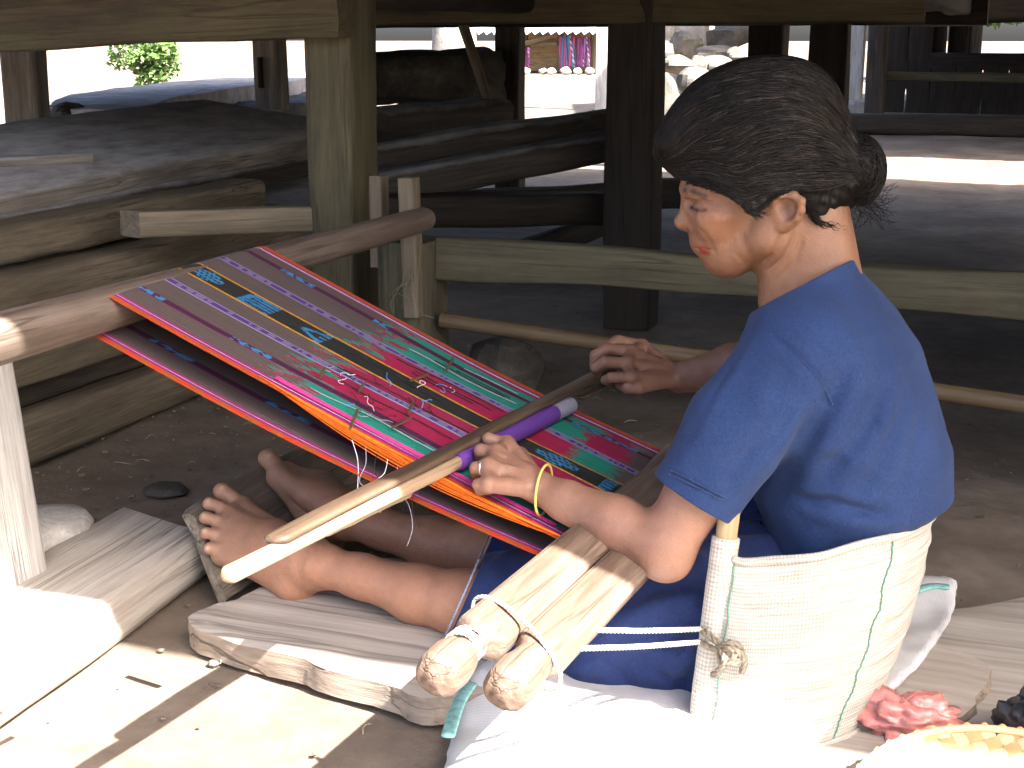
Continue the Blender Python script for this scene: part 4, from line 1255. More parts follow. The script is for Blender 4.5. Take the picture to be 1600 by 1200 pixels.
crumple('black_bag', (c[0] + .02, c[1], .05), (.045, .05, .045), film('black plastic film', (.02, .02, .024), 0), 'small crumpled black plastic bag at the picture edge', 7, .6)
# woven tray
ctr = Vector((-.002, 1.522, .052)); RT = .15
tray = thing('woven_tray', ctr, 'round yellow tray plaited from palm strips in the lower corner', 'tray')
M['palmA'] = plain('pale palm strip', (.56, .43, .25), .5, .15, 30, .4, .2)
M['palmB'] = plain('ochre palm strip', (.44, .30, .14), .5, .2, 30, .4, .2)
TN = Vector((-.10, -.13, 1)).normalized()
ta = Vector((math.cos(.5), math.sin(.5), 0)); ta = (ta - TN * ta.dot(TN)).normalized(); tb = TN.cross(ta)
def tray_pt(a, b_, h):
    r2 = (a * a + b_ * b_) / (RT * RT)
    return ctr + ta * a + tb * b_ + TN * (.022 * r2 ** 1.5 - .012 + h)
W = .0165
nst = int(RT / W)
for dirn in (0, 1):
    for i in range(-nst, nst + 1):
        o = i * W
        half = math.sqrt(max(0, RT * RT - o * o))
        if half < .02: continue
        n = int(half * 2 / (W / 4))
        V = []
        for k in range(n + 1):
            s = -half + 2 * half * k / n
            ph = s / W * math.pi + i * math.pi
            h = .0011 * math.sin(ph + math.pi / 2) * (1 if dirn == 0 else 1) * (1 if dirn else -1)
            for e in (-1, 1):
                q = (s, o + e * W * .46) if dirn == 0 else (o + e * W * .46, s)
                V.append(tray_pt(q[0], q[1], h))
        F = [(2 * k, 2 * k + 1, 2 * k + 3, 2 * k + 2) for k in range(n)]
        ob = make('palm_strip', V, F, M['palmA'] if dirn else M['palmB'], tray, False)
        md = ob.modifiers.new('thick', 'SOLIDIFY'); md.thickness = .0007
V, F = tube([tray_pt(RT * math.cos(a), RT * math.sin(a), .003) for a in np.linspace(0, 2 * math.pi, 70)], .0048, 8)
make('rim', V, F, M['palmA'], tray)
V, F = tube([tray_pt(RT * 1.012 * math.cos(a), RT * 1.012 * math.sin(a), .003 + .005 * math.sin(a * 46)) for a in np.linspace(0, 2 * math.pi, 400)], .0016, 5)
make('rim_binding', V, F, M['palmB'], tray)
# ================================================================== THE WEAVER
class Field:
    """signed distance volume: smooth unions of tapered limbs and ellipsoids, meshed by surface nets"""
    def __init__(s, lo, hi, vox):
        s.lo, s.vox = np.array(lo, float), vox
        n = np.ceil((np.array(hi) - s.lo) / vox).astype(int) + 1
        s.ax = [s.lo[i] + vox * np.arange(n[i]) for i in range(3)]
        s.a = np.full(tuple(n), .2, dtype=np.float32)
    def box(s, lo, hi):
        sl = []
        for i in range(3):
            a = int(max(0, math.floor((lo[i] - s.lo[i]) / s.vox))); b = int(min(len(s.ax[i]), math.ceil((hi[i] - s.lo[i]) / s.vox) + 1))
            if b <= a: return None
            sl.append(slice(a, b))
        g = [s.ax[0][sl[0]][:, None, None].astype(np.float32), s.ax[1][sl[1]][None, :, None].astype(np.float32), s.ax[2][sl[2]][None, None, :].astype(np.float32)]
        return tuple(sl), g
    def blend(s, sl, d, k, mode):
        o = s.a[sl]
        if mode == 'add':
            if k <= 0: s.a[sl] = np.minimum(o, d); return
            h = np.clip(.5 + .5 * (o - d) / k, 0, 1)
            s.a[sl] = o * (1 - h) + d * h - k * h * (1 - h)
        else:
            if k <= 0: s.a[sl] = np.maximum(o, -d); return
            h = np.clip(.5 - .5 * (o + d) / k, 0, 1)
            s.a[sl] = o * (1 - h) - d * h + k * h * (1 - h)
    def cone(s, p, q, r0, r1, k=.01, mode='add', squash=None):
        p, q = np.array(p, float), np.array(q, float)
        m = max(r0, r1) + k * 1.5 + 4 * s.vox
        bb = s.box(np.minimum(p, q) - m, np.maximum(p, q) + m)
        if bb is None: return
        sl, g = bb
        d = q - p; L2 = max(d @ d, 1e-12)
        t = np.clip(((g[0] - p[0]) * d[0] + (g[1] - p[1]) * d[1] + (g[2] - p[2]) * d[2]) / L2, 0, 1)
        ex, ey, ez = g[0] - p[0] - t * d[0], g[1] - p[1] - t * d[1], g[2] - p[2] - t * d[2]
        if squash is not None:
            ax, f = np.array(squash[0], float), squash[1]; ax /= np.linalg.norm(ax)
            c = ex * ax[0] + ey * ax[1] + ez * ax[2]
            ex, ey, ez = ex + c * ax[0] * (f - 1), ey + c * ax[1] * (f - 1), ez + c * ax[2] * (f - 1)
        dist = np.sqrt(ex * ex + ey * ey + ez * ez) - (r0 + (r1 - r0) * t)
        s.blend(sl, dist.astype(np.float32), k, mode)
    def ell(s, c, rad, k=.01, frame=None, mode='add'):
        c = np.array(c, float); rad = np.array(rad, float)
        R = np.eye(3) if frame is None else np.array(frame, float)      # rows: axes
        m = rad.max() + k * 1.5 + 4 * s.vox
        bb = s.box(c - m, c + m)
        if bb is None: return
        sl, g = bb
        e = [g[i] - c[i] for i in range(3)]
        l = [(e[0] * R[i, 0] + e[1] * R[i, 1] + e[2] * R[i, 2]) / rad[i] for i in range(3)]
        k0 = np.sqrt(l[0] ** 2 + l[1] ** 2 + l[2] ** 2)
        k1 = np.sqrt((l[0] / rad[0]) ** 2 + (l[1] / rad[1]) ** 2 + (l[2] / rad[2]) ** 2)
        s.blend(sl, (k0 * (k0 - 1) / np.maximum(k1, 1e-6)).astype(np.float32), k, mode)
    def chain(s, pts, rads, k=.01, **kw):
        for i in range(len(pts) - 1): s.cone(pts[i], pts[i + 1], rads[i], rads[i + 1], k, **kw)
    def crease(s, p, q, amp, w):
        """push the surface out (amp>0) or in along a line"""
        p, q = np.array(p, float), np.array(q, float)
        m = w * 2.6
        bb = s.box(np.minimum(p, q) - m, np.maximum(p, q) + m)
        if bb is None: return
        sl, g = bb
        d = q - p; L2 = d @ d
        tt = ((g[0] - p[0]) * d[0] + (g[1] - p[1]) * d[1] + (g[2] - p[2]) * d[2]) / L2
        t = np.clip(tt, 0, 1)
        e2 = (g[0] - p[0] - t * d[0]) ** 2 + (g[1] - p[1] - t * d[1]) ** 2 + (g[2] - p[2] - t * d[2]) ** 2
        s.a[sl] -= (amp * np.exp(-e2 / (w * w)) * (.35 + .65 * np.sin(np.pi * np.clip(tt, 0.02, .98)))).astype(np.float32)
    def hit(s, px, py):
        """first surface point on the sight line of a pixel"""
        v = ray(px, py); v = v / np.linalg.norm(v)
        t = np.arange(.6, 3.2, s.vox * .6)
        p = _c + v * t[:, None]
        i = np.round((p - s.lo) / s.vox).astype(int)
        ok = np.all((i >= 0) & (i < np.array(s.a.shape)), 1)
        i = i[ok]; p = p[ok]
        if not len(i): return None
        w = np.argmax(s.a[i[:, 0], i[:, 1], i[:, 2]] < 0)
        return p[w] if s.a[i[w, 0], i[w, 1], i[w, 2]] < 0 else None
    def folds(s, rows, gain=1.0):
        for pts, amp, w in rows:
            amp = amp * gain
            h = [s.hit(*p) for p in pts]
            h = [q for q in h if q is not None]
            for a_, b_ in zip(h[:-1], h[1:]):
                if np.linalg.norm(a_ - b_) < .25: s.crease(a_, b_, amp, w)
    def mesh(s):
        a = s.a; sg = a < 0
        c = np.zeros(tuple(n - 1 for n in a.shape), dtype=np.uint8)
        for i in (0, 1):
            for j in (0, 1):
                for k in (0, 1):
                    c += sg[i:i + c.shape[0], j:j + c.shape[1], k:k + c.shape[2]]
        act = np.argwhere((c > 0) & (c < 8))
        idx = np.full(c.shape, -1, dtype=np.int32)
        idx[act[:, 0], act[:, 1], act[:, 2]] = np.arange(len(act))
        cv = np.stack([a[act[:, 0] + i, act[:, 1] + j, act[:, 2] + k] for i in (0, 1) for j in (0, 1) for k in (0, 1)], 1).astype(np.float64)
        cor = np.array([(i, j, k) for i in (0, 1) for j in (0, 1) for k in (0, 1)], float)
        acc = np.zeros((len(act), 3)); cnt = np.zeros(len(act))
        for e0 in range(8):
            for bit in (4, 2, 1):
                e1 = e0 | bit
                if e1 == e0: continue
                v0, v1 = cv[:, e0], cv[:, e1]
                x = (v0 < 0) != (v1 < 0)
                t = np.where(x, v0 / np.where(x, v0 - v1, 1), 0)
                acc += np.where(x[:, None], cor[e0] + (cor[e1] - cor[e0]) * t[:, None], 0); cnt += x
        V = s.lo + (act + acc / cnt[:, None]) * s.vox
        F = []
        for ax in range(3):
            o = [1, 1, 1]; o[ax] = 0
            lo = [slice(1, -1)] * 3; lo[ax] = slice(0, -1)
            hi = [slice(1, -1)] * 3; hi[ax] = slice(1, None)
            s0, s1 = sg[tuple(lo)], sg[tuple(hi)]
            for flip in (0, 1):
                e = np.argwhere((s0 & ~s1) if not flip else (~s0 & s1))
                if not len(e): continue
                e = e + o
                u, w = [(1, 2), (2, 0), (0, 1)][ax]
                du = np.zeros(3, int); du[u] = 1; dw = np.zeros(3, int); dw[w] = 1
                q = [e - du - dw, e - dw, e, e - du]
                f = np.stack([idx[tuple(p.T)] for p in q], 1)
                F.append(f if not flip else f[:, ::-1])
        F = np.concatenate(F)
        return V, F
def relax(V, F, n=2, lam=.5):
    e = np.concatenate([F[:, [0, 1]], F[:, [1, 2]], F[:, [2, 3]], F[:, [3, 0]]])
    for _ in range(n):
        acc = np.zeros_like(V); cnt = np.zeros(len(V))
        for k in range(3): acc[:, k] = np.bincount(e[:, 0], V[e[:, 1], k], len(V)) + np.bincount(e[:, 1], V[e[:, 0], k], len(V))
        cnt = np.bincount(e[:, 0], minlength=len(V)) + np.bincount(e[:, 1], minlength=len(V))
        V = V + lam * (acc / np.maximum(cnt, 1)[:, None] - V)
    return V
def bbox_of(pts, m):
    p = np.array([np.array(q, float) for q in pts]); return p.min(0) - m, p.max(0) + m

# ---------------------------------------------------------------- head frame
PSI = math.radians(16)
HEL = np.array([math.sin(PSI), -math.cos(PSI), 0.0])              # towards her left (the near side)
HEF = np.array([-math.cos(PSI), -math.sin(PSI), 0.0])
HO = at(1190, 300, Y=1.865)
def hp(x, y, l=0.0):
    """point of the head seen at a pixel, l metres off the mid plane; the far side mirrors the near one"""
    q = on_plane(x, y, HO + HEL * abs(l), HEL)
    return q if l >= 0 else q + HEL * 2 * l
PXM = np.linalg.norm(hp(1191, 300) - hp(1190, 300))
tilt = math.radians(17)
FWD = HEF * math.cos(tilt) - _z * math.sin(tilt); UPH = HEF * math.sin(tilt) + _z * math.cos(tilt)
HF = np.array([FWD, UPH, HEL])
hd = Field(*bbox_of([hp(1040, 110), hp(1340, 500)], [.02, .11, .02]), .0014)
hd.ell(hp(1192, 222), (.098, .098, .076), .02, HF)                           # cranium
hd.ell(hp(1128, 285), (.052, .052, .054), .03, HF)                           # forehead
hd.ell(hp(1146, 335), (.060, .060, .052), .03, HF)                           # mid face
hd.ell(hp(1140, 378), (.042, .045, .036), .025, HF)                          # jaw mass
hd.cone(hp(1137, 403), hp(1126, 404), .018, .0165, .014)                      # chin
for sgn in (1, -1):
    hd.cone(hp(1136, 404, .010 * sgn), hp(1198, 372, .050 * sgn), .019, .018, .02)
    hd.cone(hp(1198, 372, .050 * sgn), hp(1212, 325, .058 * sgn), .018, .014, .02)
    hd.ell(hp(1118, 346, .034 * sgn), (.022, .021, .019), .016, HF)          # cheek
    hd.ell(hp(1124, 334, .043 * sgn), (.026, .011, .011), .014, HF)          # cheekbone
    hd.ell(hp(1080, 317, .030 * sgn), (.0105, .0085, .014), .012, HF, mode='sub')   # eye socket
    hd.ell(hp(1101, 321, .0285 * sgn), (.0140, .0120, .0155), .005, HF)          # lidded eyeball
    hd.cone(hp(1071, 297, .010 * sgn), hp(1082, 299, .030 * sgn), .0065, .0055, .009)
    hd.cone(hp(1082, 299, .030 * sgn), hp(1108, 307, .047 * sgn), .0055, .005, .009)     # brow ridge
    hd.ell(hp(1084, 353, .0115 * sgn), (.0085, .0075, .0068), .004, HF)      # nostril wing
    hd.crease(hp(1089, 346, .0165 * sgn), hp(1108, 378, .024 * sgn), -.0022, .0035)
    hd.crease(hp(1092, 327, .026 * sgn), hp(1106, 328, .038 * sgn), -.0011, .0018)       # lid crease
    hd.crease(hp(1092, 334, .026 * sgn), hp(1108, 337, .038 * sgn), -.0010, .0025)
hd.cone(hp(1083, 305), hp(1071, 341), .0102, .0108, .009)                    # nose bridge
hd.ell(hp(1066.5, 346), (.0112, .0102, .0105), .006, HF)                     # tip
hd.cone(hp(1070, 352), hp(1086, 360), .006, .005, .006)
hd.ell(hp(1108, 374), (.024, .018, .024), .012, HF)                          # muzzle
lipF = HF
hd.ell(hp(1092.5, 381), (.0075, .0062, .018), .004, HF)                      # upper lip
hd.ell(hp(1102, 393), (.0080, .0066, .0165), .004, HF)                      # lower lip
hd.crease(hp(1092, 388, -.02), hp(1092, 388, .02), -.0035, .0028)
hd.crease(hp(1108, 403, -.012), hp(1108, 403, .012), -.002, .005)
# neck
hd.cone(hp(1246, 335), at(1268, 500, Y=1.875), .050, .055, .03)
hd.cone(hp(1272, 330), at(1296, 460, Y=1.88), .044, .046, .03)
hd.cone(hp(1222, 350, .048), at(1205, 470, Y=1.845), .013, .010, .02)         # neck tendon
hd.cone(hp(1237, 388), at(1246, 500, Y=1.865), .040, .050, .02)
for (a0, a1, am) in (((1226, 366, .05), (1196, 408, .030), -.0028), ((1240, 372, .052), (1206, 420, .04), -.0024), ((1252, 380, .054), (1214, 432, .045), -.0016)):
    hd.crease(hp(*a0), hp(*a1), am, .0035)
# ears
for sgn in (1, -1):
    E_ = lambda x, y, l: hp(x, y, l * sgn)
    hel = [E_(1212, 326, .066), E_(1211, 314, .071), E_(1222, 306, .078), E_(1240, 305, .083), E_(1252, 314, .086), E_(1252, 328, .085), E_(1244, 341, .081), E_(1232, 350, .075)]
    hd.ell(E_(1230, 328, .069), (.021, .025, .008), .006, HF)
    hd.chain(hel, [.0042, .0045, .0047, .005, .005, .0048, .0046, .0055], .004)
    hd.ell(E_(1224, 352, .071), (.0095, .0095, .0055), .005, HF)
    hd.ell(E_(1228, 328, .082), (.0105, .014, .0095), .004, HF, mode='sub')
    hd.cone(E_(1213, 330, .071), E_(1215, 340, .071), .0042, .004, .004)
    hd.crease(E_(1226, 313, .078), E_(1246, 322, .082), -.002, .003)
hd.folds([
    ([(1134, 374), (1150, 372), (1166, 366)], -.0022, .014), ([(1108, 338), (1124, 342), (1142, 342)], .0022, .008),
    ([(1088, 333), (1098, 337), (1110, 335)], .0010, .0030),
    ([(1090, 354), (1104, 368), (1114, 386), (1118, 398)], -.0009, .0034),
    ([(1084, 327), (1093, 329), (1104, 328)], -.0016, .0016),
    ([(1086, 313), (1098, 312), (1110, 317)], -.0014, .0020),
    ([(1090, 337), (1102, 340), (1114, 337)], -.0010, .0024),
    ([(1112, 318), (1122, 322)], -.0008, .0016), ([(1112, 325), (1123, 328)], -.0008, .0016),
    ([(1082, 387), (1096, 388), (1111, 390)], -.0022, .0018),
    ([(1118, 404), (1132, 396), (1140, 386)], -.0005, .0034),
    ([(1224, 364), (1210, 390), (1192, 410)], -.0030, .0032),
    ([(1240, 368), (1226, 398), (1200, 424)], -.0026, .0036),
    ([(1253, 372), (1242, 408), (1214, 440)], -.0018, .0040),
    ([(1232, 372), (1218, 398), (1198, 416)], .0018, .0034),
    ([(1150, 396), (1162, 408), (1164, 418)], -.0012, .0036)])
HV, HFc = hd.mesh(); HV = relax(HV, HFc, 1, .4)

# ---------------------------------------------------------------- near (left) arm and hand
S_L = np.array((-.285, 1.745, .515)); E_L = at(1036, 856, Y=1.665); W_L = np.array(lift_pt(846, 764, .034))
am = Field(*bbox_of([S_L, E_L, W_L, lift_pt(735, 700, 0)], .062), .0016)
am.cone(S_L, S_L * .35 + E_L * .65, .042, .043, .02)
am.cone(S_L * .35 + E_L * .65, E_L, .043, .036, .02)
am.cone(E_L + [.004, 0, -.012], E_L + [.010, -.004, -.016], .028, .022, .02)           # elbow point
mid = E_L * .62 + W_L * .38
am.cone(E_L, mid + [0, -.004, 0], .037, .0365, .02)
am.cone(mid, E_L * .22 + W_L * .78, .0365, .0275, .02)
am.cone(E_L * .22 + W_L * .78, W_L, .0275, .0245, .012, squash=((0.35, -.25, 1), 1.15))
def hand(f, w, mcps, pips, dips, tips, thumb, up, k=.006, r=.0086):
    """w wrist; lists of four for index..little; thumb 4 points"""
    w = np.array(w)
    for i in range(4):
        f.cone(w + (np.array(mcps[i]) - w) * .12, mcps[i], .0155 if i in (1, 2) else .0145, .0108, .011)
    f.chain([mcps[0], mcps[1], mcps[2], mcps[3]], [.0100, .0104, .0100, .0092], .008)
    c = sum(np.array(m_) for m_ in mcps) / 4
    f.cone(w * .6 + c * .4, w * .15 + c * .85, .019, .013, .014)
    for i in range(4):
        q = [1.0, 1.06, 1.0, .88][i] * r
        f.chain([mcps[i], pips[i]], [q * 1.12, q], k * .7)
        f.cone(pips[i], dips[i], q * 1.02, q * .88, .003)
        f.cone(dips[i], tips[i], q * .9, q * .74, .003)
    f.cone(w * .75 + np.array(thumb[0]) * .25, thumb[0], .014, .0125, .01)
    f.chain(thumb, [.0125, .0108, .0098, .0078], .004)
LP = lambda x, y, h: np.array(lift_pt(x, y, h))
mc = [LP(793, 694, .040), LP(776, 708, .042), LP(763, 730, .040), LP(763, 757, .033)]
pi_ = [LP(763, 686, .036), LP(751, 704, .034), LP(744, 731, .032), LP(747, 757, .026)]
di = [LP(757, 697, .014), LP(748, 717, .012), LP(744, 742, .010), LP(750, 766, .008)]
ti = [LP(772, 706, .006), LP(764, 724, .006), LP(760, 748, .005), LP(764, 768, .004)]
hand(am, W_L, mc, pi_, di, ti, [LP(812, 712, .020), LP(790, 700, .010), LP(772, 694, .010), LP(757, 688, .014)], 0)
for a_, b_ in ((mc[0], W_L), (mc[1], W_L), (mc[2], W_L)):                     # tendons on the back of the hand
    am.crease(a_ + nrm * .010, a_ * .45 + b_ * .55 + nrm * .014, .0016, .004)
for i in range(3):
    m2 = (mc[i] + mc[i + 1]) / 2
    am.crease(m2 + nrm * .009, m2 * .75 + W_L * .25 + nrm * .012, -.0022, .0045)
AV, AF = am.mesh(); AV = relax(AV, AF, 1, .4)

# ---------------------------------------------------------------- far (right) arm and hand
S_R = np.array((-.29, 2.03, .51)); E_R = np.array((-.40, 2.27, .385)); W_R = np.array(lift_pt(1063, 590, .062))
rm = Field(*bbox_of([S_R, E_R, W_R, lift_pt(920, 560, .0)], .06), .0018)
rm.cone(S_R, E_R, .046, .038, .02)
rm.cone(E_R, E_R * .6 + W_R * .4, .039, .037, .02)
rm.cone(E_R * .6 + W_R * .4, W_R, .036, .027, .02)
mcR = [LP(1003, 540, .066), LP(985, 550, .070), LP(980, 568, .066), LP(986, 590, .058)]
piR = [LP(965, 532, .066), LP(948, 545, .066), LP(944, 566, .060), LP(955, 590, .050)]
diR = [LP(943, 543, .052), LP(930, 555, .050), LP(930, 574, .045), LP(946, 594, .038)]
tiR = [LP(935, 558, .036), LP(928, 570, .034), LP(934, 584, .030), LP(952, 600, .028)]
hand(rm, W_R, mcR, piR, diR, tiR, [LP(1016, 600, .050), LP(996, 607, .044), LP(980, 606, .040), LP(968, 602, .034)], 0, r=.0098)
RV, RF = rm.mesh(); RV = relax(RV, RF, 1, .4)

# ---------------------------------------------------------------- legs and feet
BN = np.array([math.sin(math.radians(45)), 0, math.cos(math.radians(45))])
BP0 = np.array([-1.2415, 1.9, .071]) + BN * .011
def fp(x, y, h): return on_plane(x, y, BP0 + BN * h, BN)
lg = Field((-1.36, 1.70, .0), (-.62, 2.16, .27), .0018)
def leg(knee, ank, heel, mtp, toe, side):
    knee, ank, heel = map(np.array, (knee, ank, heel))
    lg.cone(knee + [.12, 0, .01], knee, .058, .050, .02)
    c1 = knee * .68 + ank * .32
    lg.cone(knee, c1 + [0, 0, -.004], .046, .043, .02)
    lg.cone(c1 + [0, 0, -.004], knee * .28 + ank * .72, .042, .032, .02)
    lg.cone(knee * .28 + ank * .72, ank, .031, .0315, .02)
    for s_ in (-1, 1):
        lg.ell(ank + [0, .026 * s_, .004], (.014, .011, .014), .01)
    lg.cone(ank, heel, .033, .030, .02)
    # instep to each metatarsal head
    for i in range(5):
        r = (.0175, .0145, .0135, .013, .0135)[i]
        lg.cone(ank + (mtp[i] - ank) * .15, ank * .45 + mtp[i] * .55, .031, .021, .02)
        lg.cone(ank * .45 + mtp[i] * .55, mtp[i], .021, r, .014)
        lg.cone(heel, mtp[i] - BN * .004, .024, r * .95, .02)
    lg.chain(mtp, [.017, .014, .013, .0125, .013], .012)
    for i in range(5):
        r = (.0152, .0112, .0106, .0102, .0104)[i] * (1.0 if side > 0 else 1.18)
        md_ = mtp[i] * .45 + toe[i] * .55 + BN * (.006 if i else .003)
        lg.cone(mtp[i], md_, r * 1.02, r * .88, .006)
        lg.cone(md_, toe[i], r * .90, r * 1.02, .004)
kneeN, ankN = at(728, 944, Y=1.80), at(503, 884, Y=1.825)
leg(kneeN, ankN, at(462, 908, Y=1.835),
    [fp(380, 796, .024), fp(358, 806, .023), fp(350, 824, .020), fp(348, 844, .017), fp(348, 866, .014)],
    [fp(347, 768, .016), fp(327, 787, .013), fp(321, 809, .012), fp(322, 833, .011), fp(328, 857, .011)], 1)
kneeF, ankF = at(748, 864, Y=2.0), at(540, 812, Y=2.03)
leg(kneeF, ankF, fp(506, 838, .036),
    [fp(436, 744, .026), fp(452, 736, .026), fp(466, 728, .024), fp(478, 724, .02), fp(488, 724, .016)],
    [fp(419, 716, .018), fp(440, 706, .014), fp(455, 700, .012), fp(468, 697, .011), fp(480, 697, .010)], -1)
for i, (a_, b_) in enumerate((((480, 850), (400, 805)), ((476, 862), (382, 828)), ((470, 872), (374, 846)))):
    pa, pb = fp(*a_, .052), fp(*b_, .040)
    lg.crease(pa, pb, .0014, .005)
LV, LF = lg.mesh(); LV = relax(LV, LF, 1, .4)

# ---------------------------------------------------------------- trunk under the clothes
tk = Field((-.78, 1.62, .05), (-.08, 2.16, .60), .007)
for a_, b_, r_ in (((-.24, 1.85, .17), (-.24, 1.93, .17), .09), ((-.23, 1.88, .2), (-.25, 1.88, .42), .085), ((-.25, 1.83, .45), (-.25, 1.93, .45), .08), ((-.27, 1.87, .5), (-.285, 1.868, .56), .05)):
    tk.cone(a_, b_, r_, r_, .04)
tk.cone((-.25, 1.82, .135), kneeN + [.11, 0, .01], .065, .05, .03)
tk.cone((-.25, 1.97, .135), kneeF + [.11, 0, .01], .065, .05, .03)
for S_ in (S_L, S_R): tk.cone((-.27, 1.88, .50), S_, .06, .045, .03)
TV, TF = tk.mesh()

# ---------------------------------------------------------------- one skin
Vs, Fs, n0 = [], [], 0
for v, f in ((HV, HFc), (AV, AF), (RV, RF), (LV, LF), (TV, TF)):
    Vs.append(v); Fs.append(f + n0); n0 += len(v)
SV, SF = np.concatenate(Vs), np.concatenate(Fs)
SKIN = np.array((.29, .158, .108))
col = np.tile(SKIN, (len(SV), 1))
nh = len(HV)
def stain(idx, centre, rad, c, amt, soft=1.0):
    d = np.linalg.norm(SV[idx] - np.array(centre), axis=1) / rad
    w = np.clip(amt * np.exp(-(d ** 2) * 2 / soft), 0, 1)[:, None]
    col[idx] = col[idx] * (1 - w) + np.array(c) * w
def seg_stain(idx, p, q, rad, c, amt, power=2):
    p, q = np.array(p), np.array(q); d = q - p
    t = np.clip((SV[idx] - p) @ d / (d @ d), 0, 1)
    e = np.linalg.norm(SV[idx] - p - t[:, None] * d, axis=1) / rad
    w = np.clip(amt * np.exp(-(e ** power)), 0, 1)[:, None]
    col[idx] = col[idx] * (1 - w) + np.array(c) * w
hi_ = np.arange(nh)
FL = np.array((.40, .19, .095))
col[:nh] = np.array((.198, .099, .057))
col[nh:nh + len(AV) + len(RV)] *= np.array((.86, .84, .84))
for sgn in (1, -1):
    seg_stain(hi_, hp(1084, 327, .026 * sgn), hp(1104, 330, .040 * sgn), .0022, (.02, .01, .006), .95)
    stain(hi_, hp(1098, 318, .034 * sgn), .016, (.14, .062, .034), .5)
    stain(hi_, hp(1118, 352, .045 * sgn), .03, (.26, .115, .058), .5)
seg_stain(hi_, hp(1097, 393, -.011), hp(1097, 393, .005), .0055, (.20, .022, .012), .95, 4)
def hit_line(fld, px, idx, rad, c, amt, power=2):
    h = [q for q in (fld.hit(*p) for p in px) if q is not None]
    for a_, b_ in zip(h[:-1], h[1:]): seg_stain(idx, a_, b_, rad, c, amt, power)
hit_line(hd, [(1060, 298), (1068, 297), (1084, 300), (1102, 307)], hi_, .0034, (.025, .014, .009), .85)
hit_line(hd, [(1084, 314), (1098, 311), (1112, 317)], hi_, .004, (.11, .05, .028), .6)
hit_line(hd, [(1080, 324), (1089, 328), (1103, 328)], hi_, .0021, (.012, .007, .005), .97)
hit_line(hd, [(1082, 383), (1092, 385), (1103, 388)], hi_, .0026, (.25, .08, .045), .8, 4)
hit_line(hd, [(1095, 392), (1104, 393)], hi_, .0054, (.20, .022, .012), .92, 4)
hit_line(hd, [(1120, 345), (1140, 352)], hi_, .022, (.235, .10, .052), .35)
stain(hi_, hp(1077, 360, .007), .0042, (.05, .02, .012), .8)  # dark spot painted for the shade inside the nostril
hit_line(hd, [(1228, 318), (1230, 338)], hi_, .007, (.11, .045, .024), .7)
ni = np.arange(nh + len(AV) + len(RV), nh + len(AV) + len(RV) + len(LV))
for (x, y) in ((346, 762), (325, 782), (318, 805), (319, 829), (324, 856), (420, 712)):
    q_ = lg.hit(x, y)
    if q_ is not None: stain(ni, q_, .0062, (.50, .38, .27), .9)
seg_stain(ni, fp(450, 915, .01), fp(340, 880, .0), .03, (.20, .125, .085), .5)          # dusty sole edge
col[ni] *= np.array((1.32, 1.22, 1.10))
dust_light = np.exp(-((SV[ni, 0] + 1.27) / .12) ** 2)[:, None] * .35
col[ni] = col[ni] * (1 - dust_light) + np.array((.34, .24, .18)) * dust_light
blot = np.array([noise.noise(Vector(p) * 38) + .6 * noise.noise(Vector(p) * 90) for p in SV[:nh]])[:, None]
col[:nh] *= 1 + np.clip(blot, -.8, .8) * np.array((.09, .11, .12))
m, nt, b = new_mat('sun-browned skin')
at_ = nd(nt, 'ShaderNodeAttribute', attribute_name='col')
sn = tex_noise(nt, mapping(nt, (1, 1, 1)), 55, 6, .6); sn2 = tex_noise(nt, mapping(nt, (1, 1, 1)), 420, 4, .6)
c = mixc(nt, .55, at_.outputs['Color'], ramp(nt, sn, [(.3, (.80, .78, .76)), (.7, (1.14, 1.12, 1.1))]).outputs[0], 'MULTIPLY')
c = mixc(nt, .6, c, ramp(nt, sn2, [(.3, (.84, .82, .8)), (.7, (1.08, 1.08, 1.08))]).outputs[0], 'MULTIPLY')
nt.links.new(c, b.inputs['Base Color'])
b.inputs['Roughness'].default_value = .48; b.inputs['Specular IOR Level'].default_value = .35
b.inputs['Subsurface Weight'].default_value = .12
b.inputs['Subsurface Radius'].default_value = (.010, .004, .002); b.inputs['Subsurface Scale'].default_value = .6
sn3 = nd(nt, 'ShaderNodeTexVoronoi', i_Scale=300.0); nt.links.new(mapping(nt, (1, 1, 1)), sn3.inputs['Vector'])
bump(nt, b, sn3.outputs['Distance'], .22, .0010); bump(nt, b, sn2, .3, .0012); bump(nt, b, sn, .25, .003)
woman = make('person', SV, SF, m, None, True, None, col)
tag(woman, 'seated weaver in a blue blouse and navy skirt working a backstrap loom, facing the cloth', 'person')

# ---------------------------------------------------------------- blouse
zt_ = np.array([.15, .20, .235, .265, .30, .36, .44, .50, .54, .575, .60, .625, .66])
cx_ = np.array([-.235, -.235, -.230, -.222, -.213, -.217, -.232, -.244, -.258, -.273, -.285, -.290, -.295])
cy_ = np.array([1.89, 1.89, 1.89, 1.89, 1.89, 1.885, 1.88, 1.88, 1.875, 1.872, 1.870, 1.869, 1.868])
ra_ = np.array([.098, .098, .100, .108, .136, .134, .122, .110, .097, .081, .070, .065, .060])
rb_ = np.array([.15, .155, .158, .166, .172, .168, .176, .180, .168, .128, .092, .078, .070])
bl = Field((-.53, 1.60, .215), (-.05, 2.36, .655), .0021)
X_, Y_, Z_ = bl.ax[0][:, None, None], bl.ax[1][None, :, None], bl.ax[2]
I = lambda t: np.interp(Z_, zt_, t)[None, None, :]
def nz(fx, fy, fz, ph): return np.sin(X_ * fx + ph) * np.sin(Y_ * fy + ph * 1.7) * np.sin(Z_[None, None, :] * fz + ph * .6)
ra, rb = I(ra_), I(rb_)
ea, eb = (X_ - I(cx_)) / ra, (Y_ - I(cy_)) / rb
rr = np.sqrt(ea * ea + eb * eb)
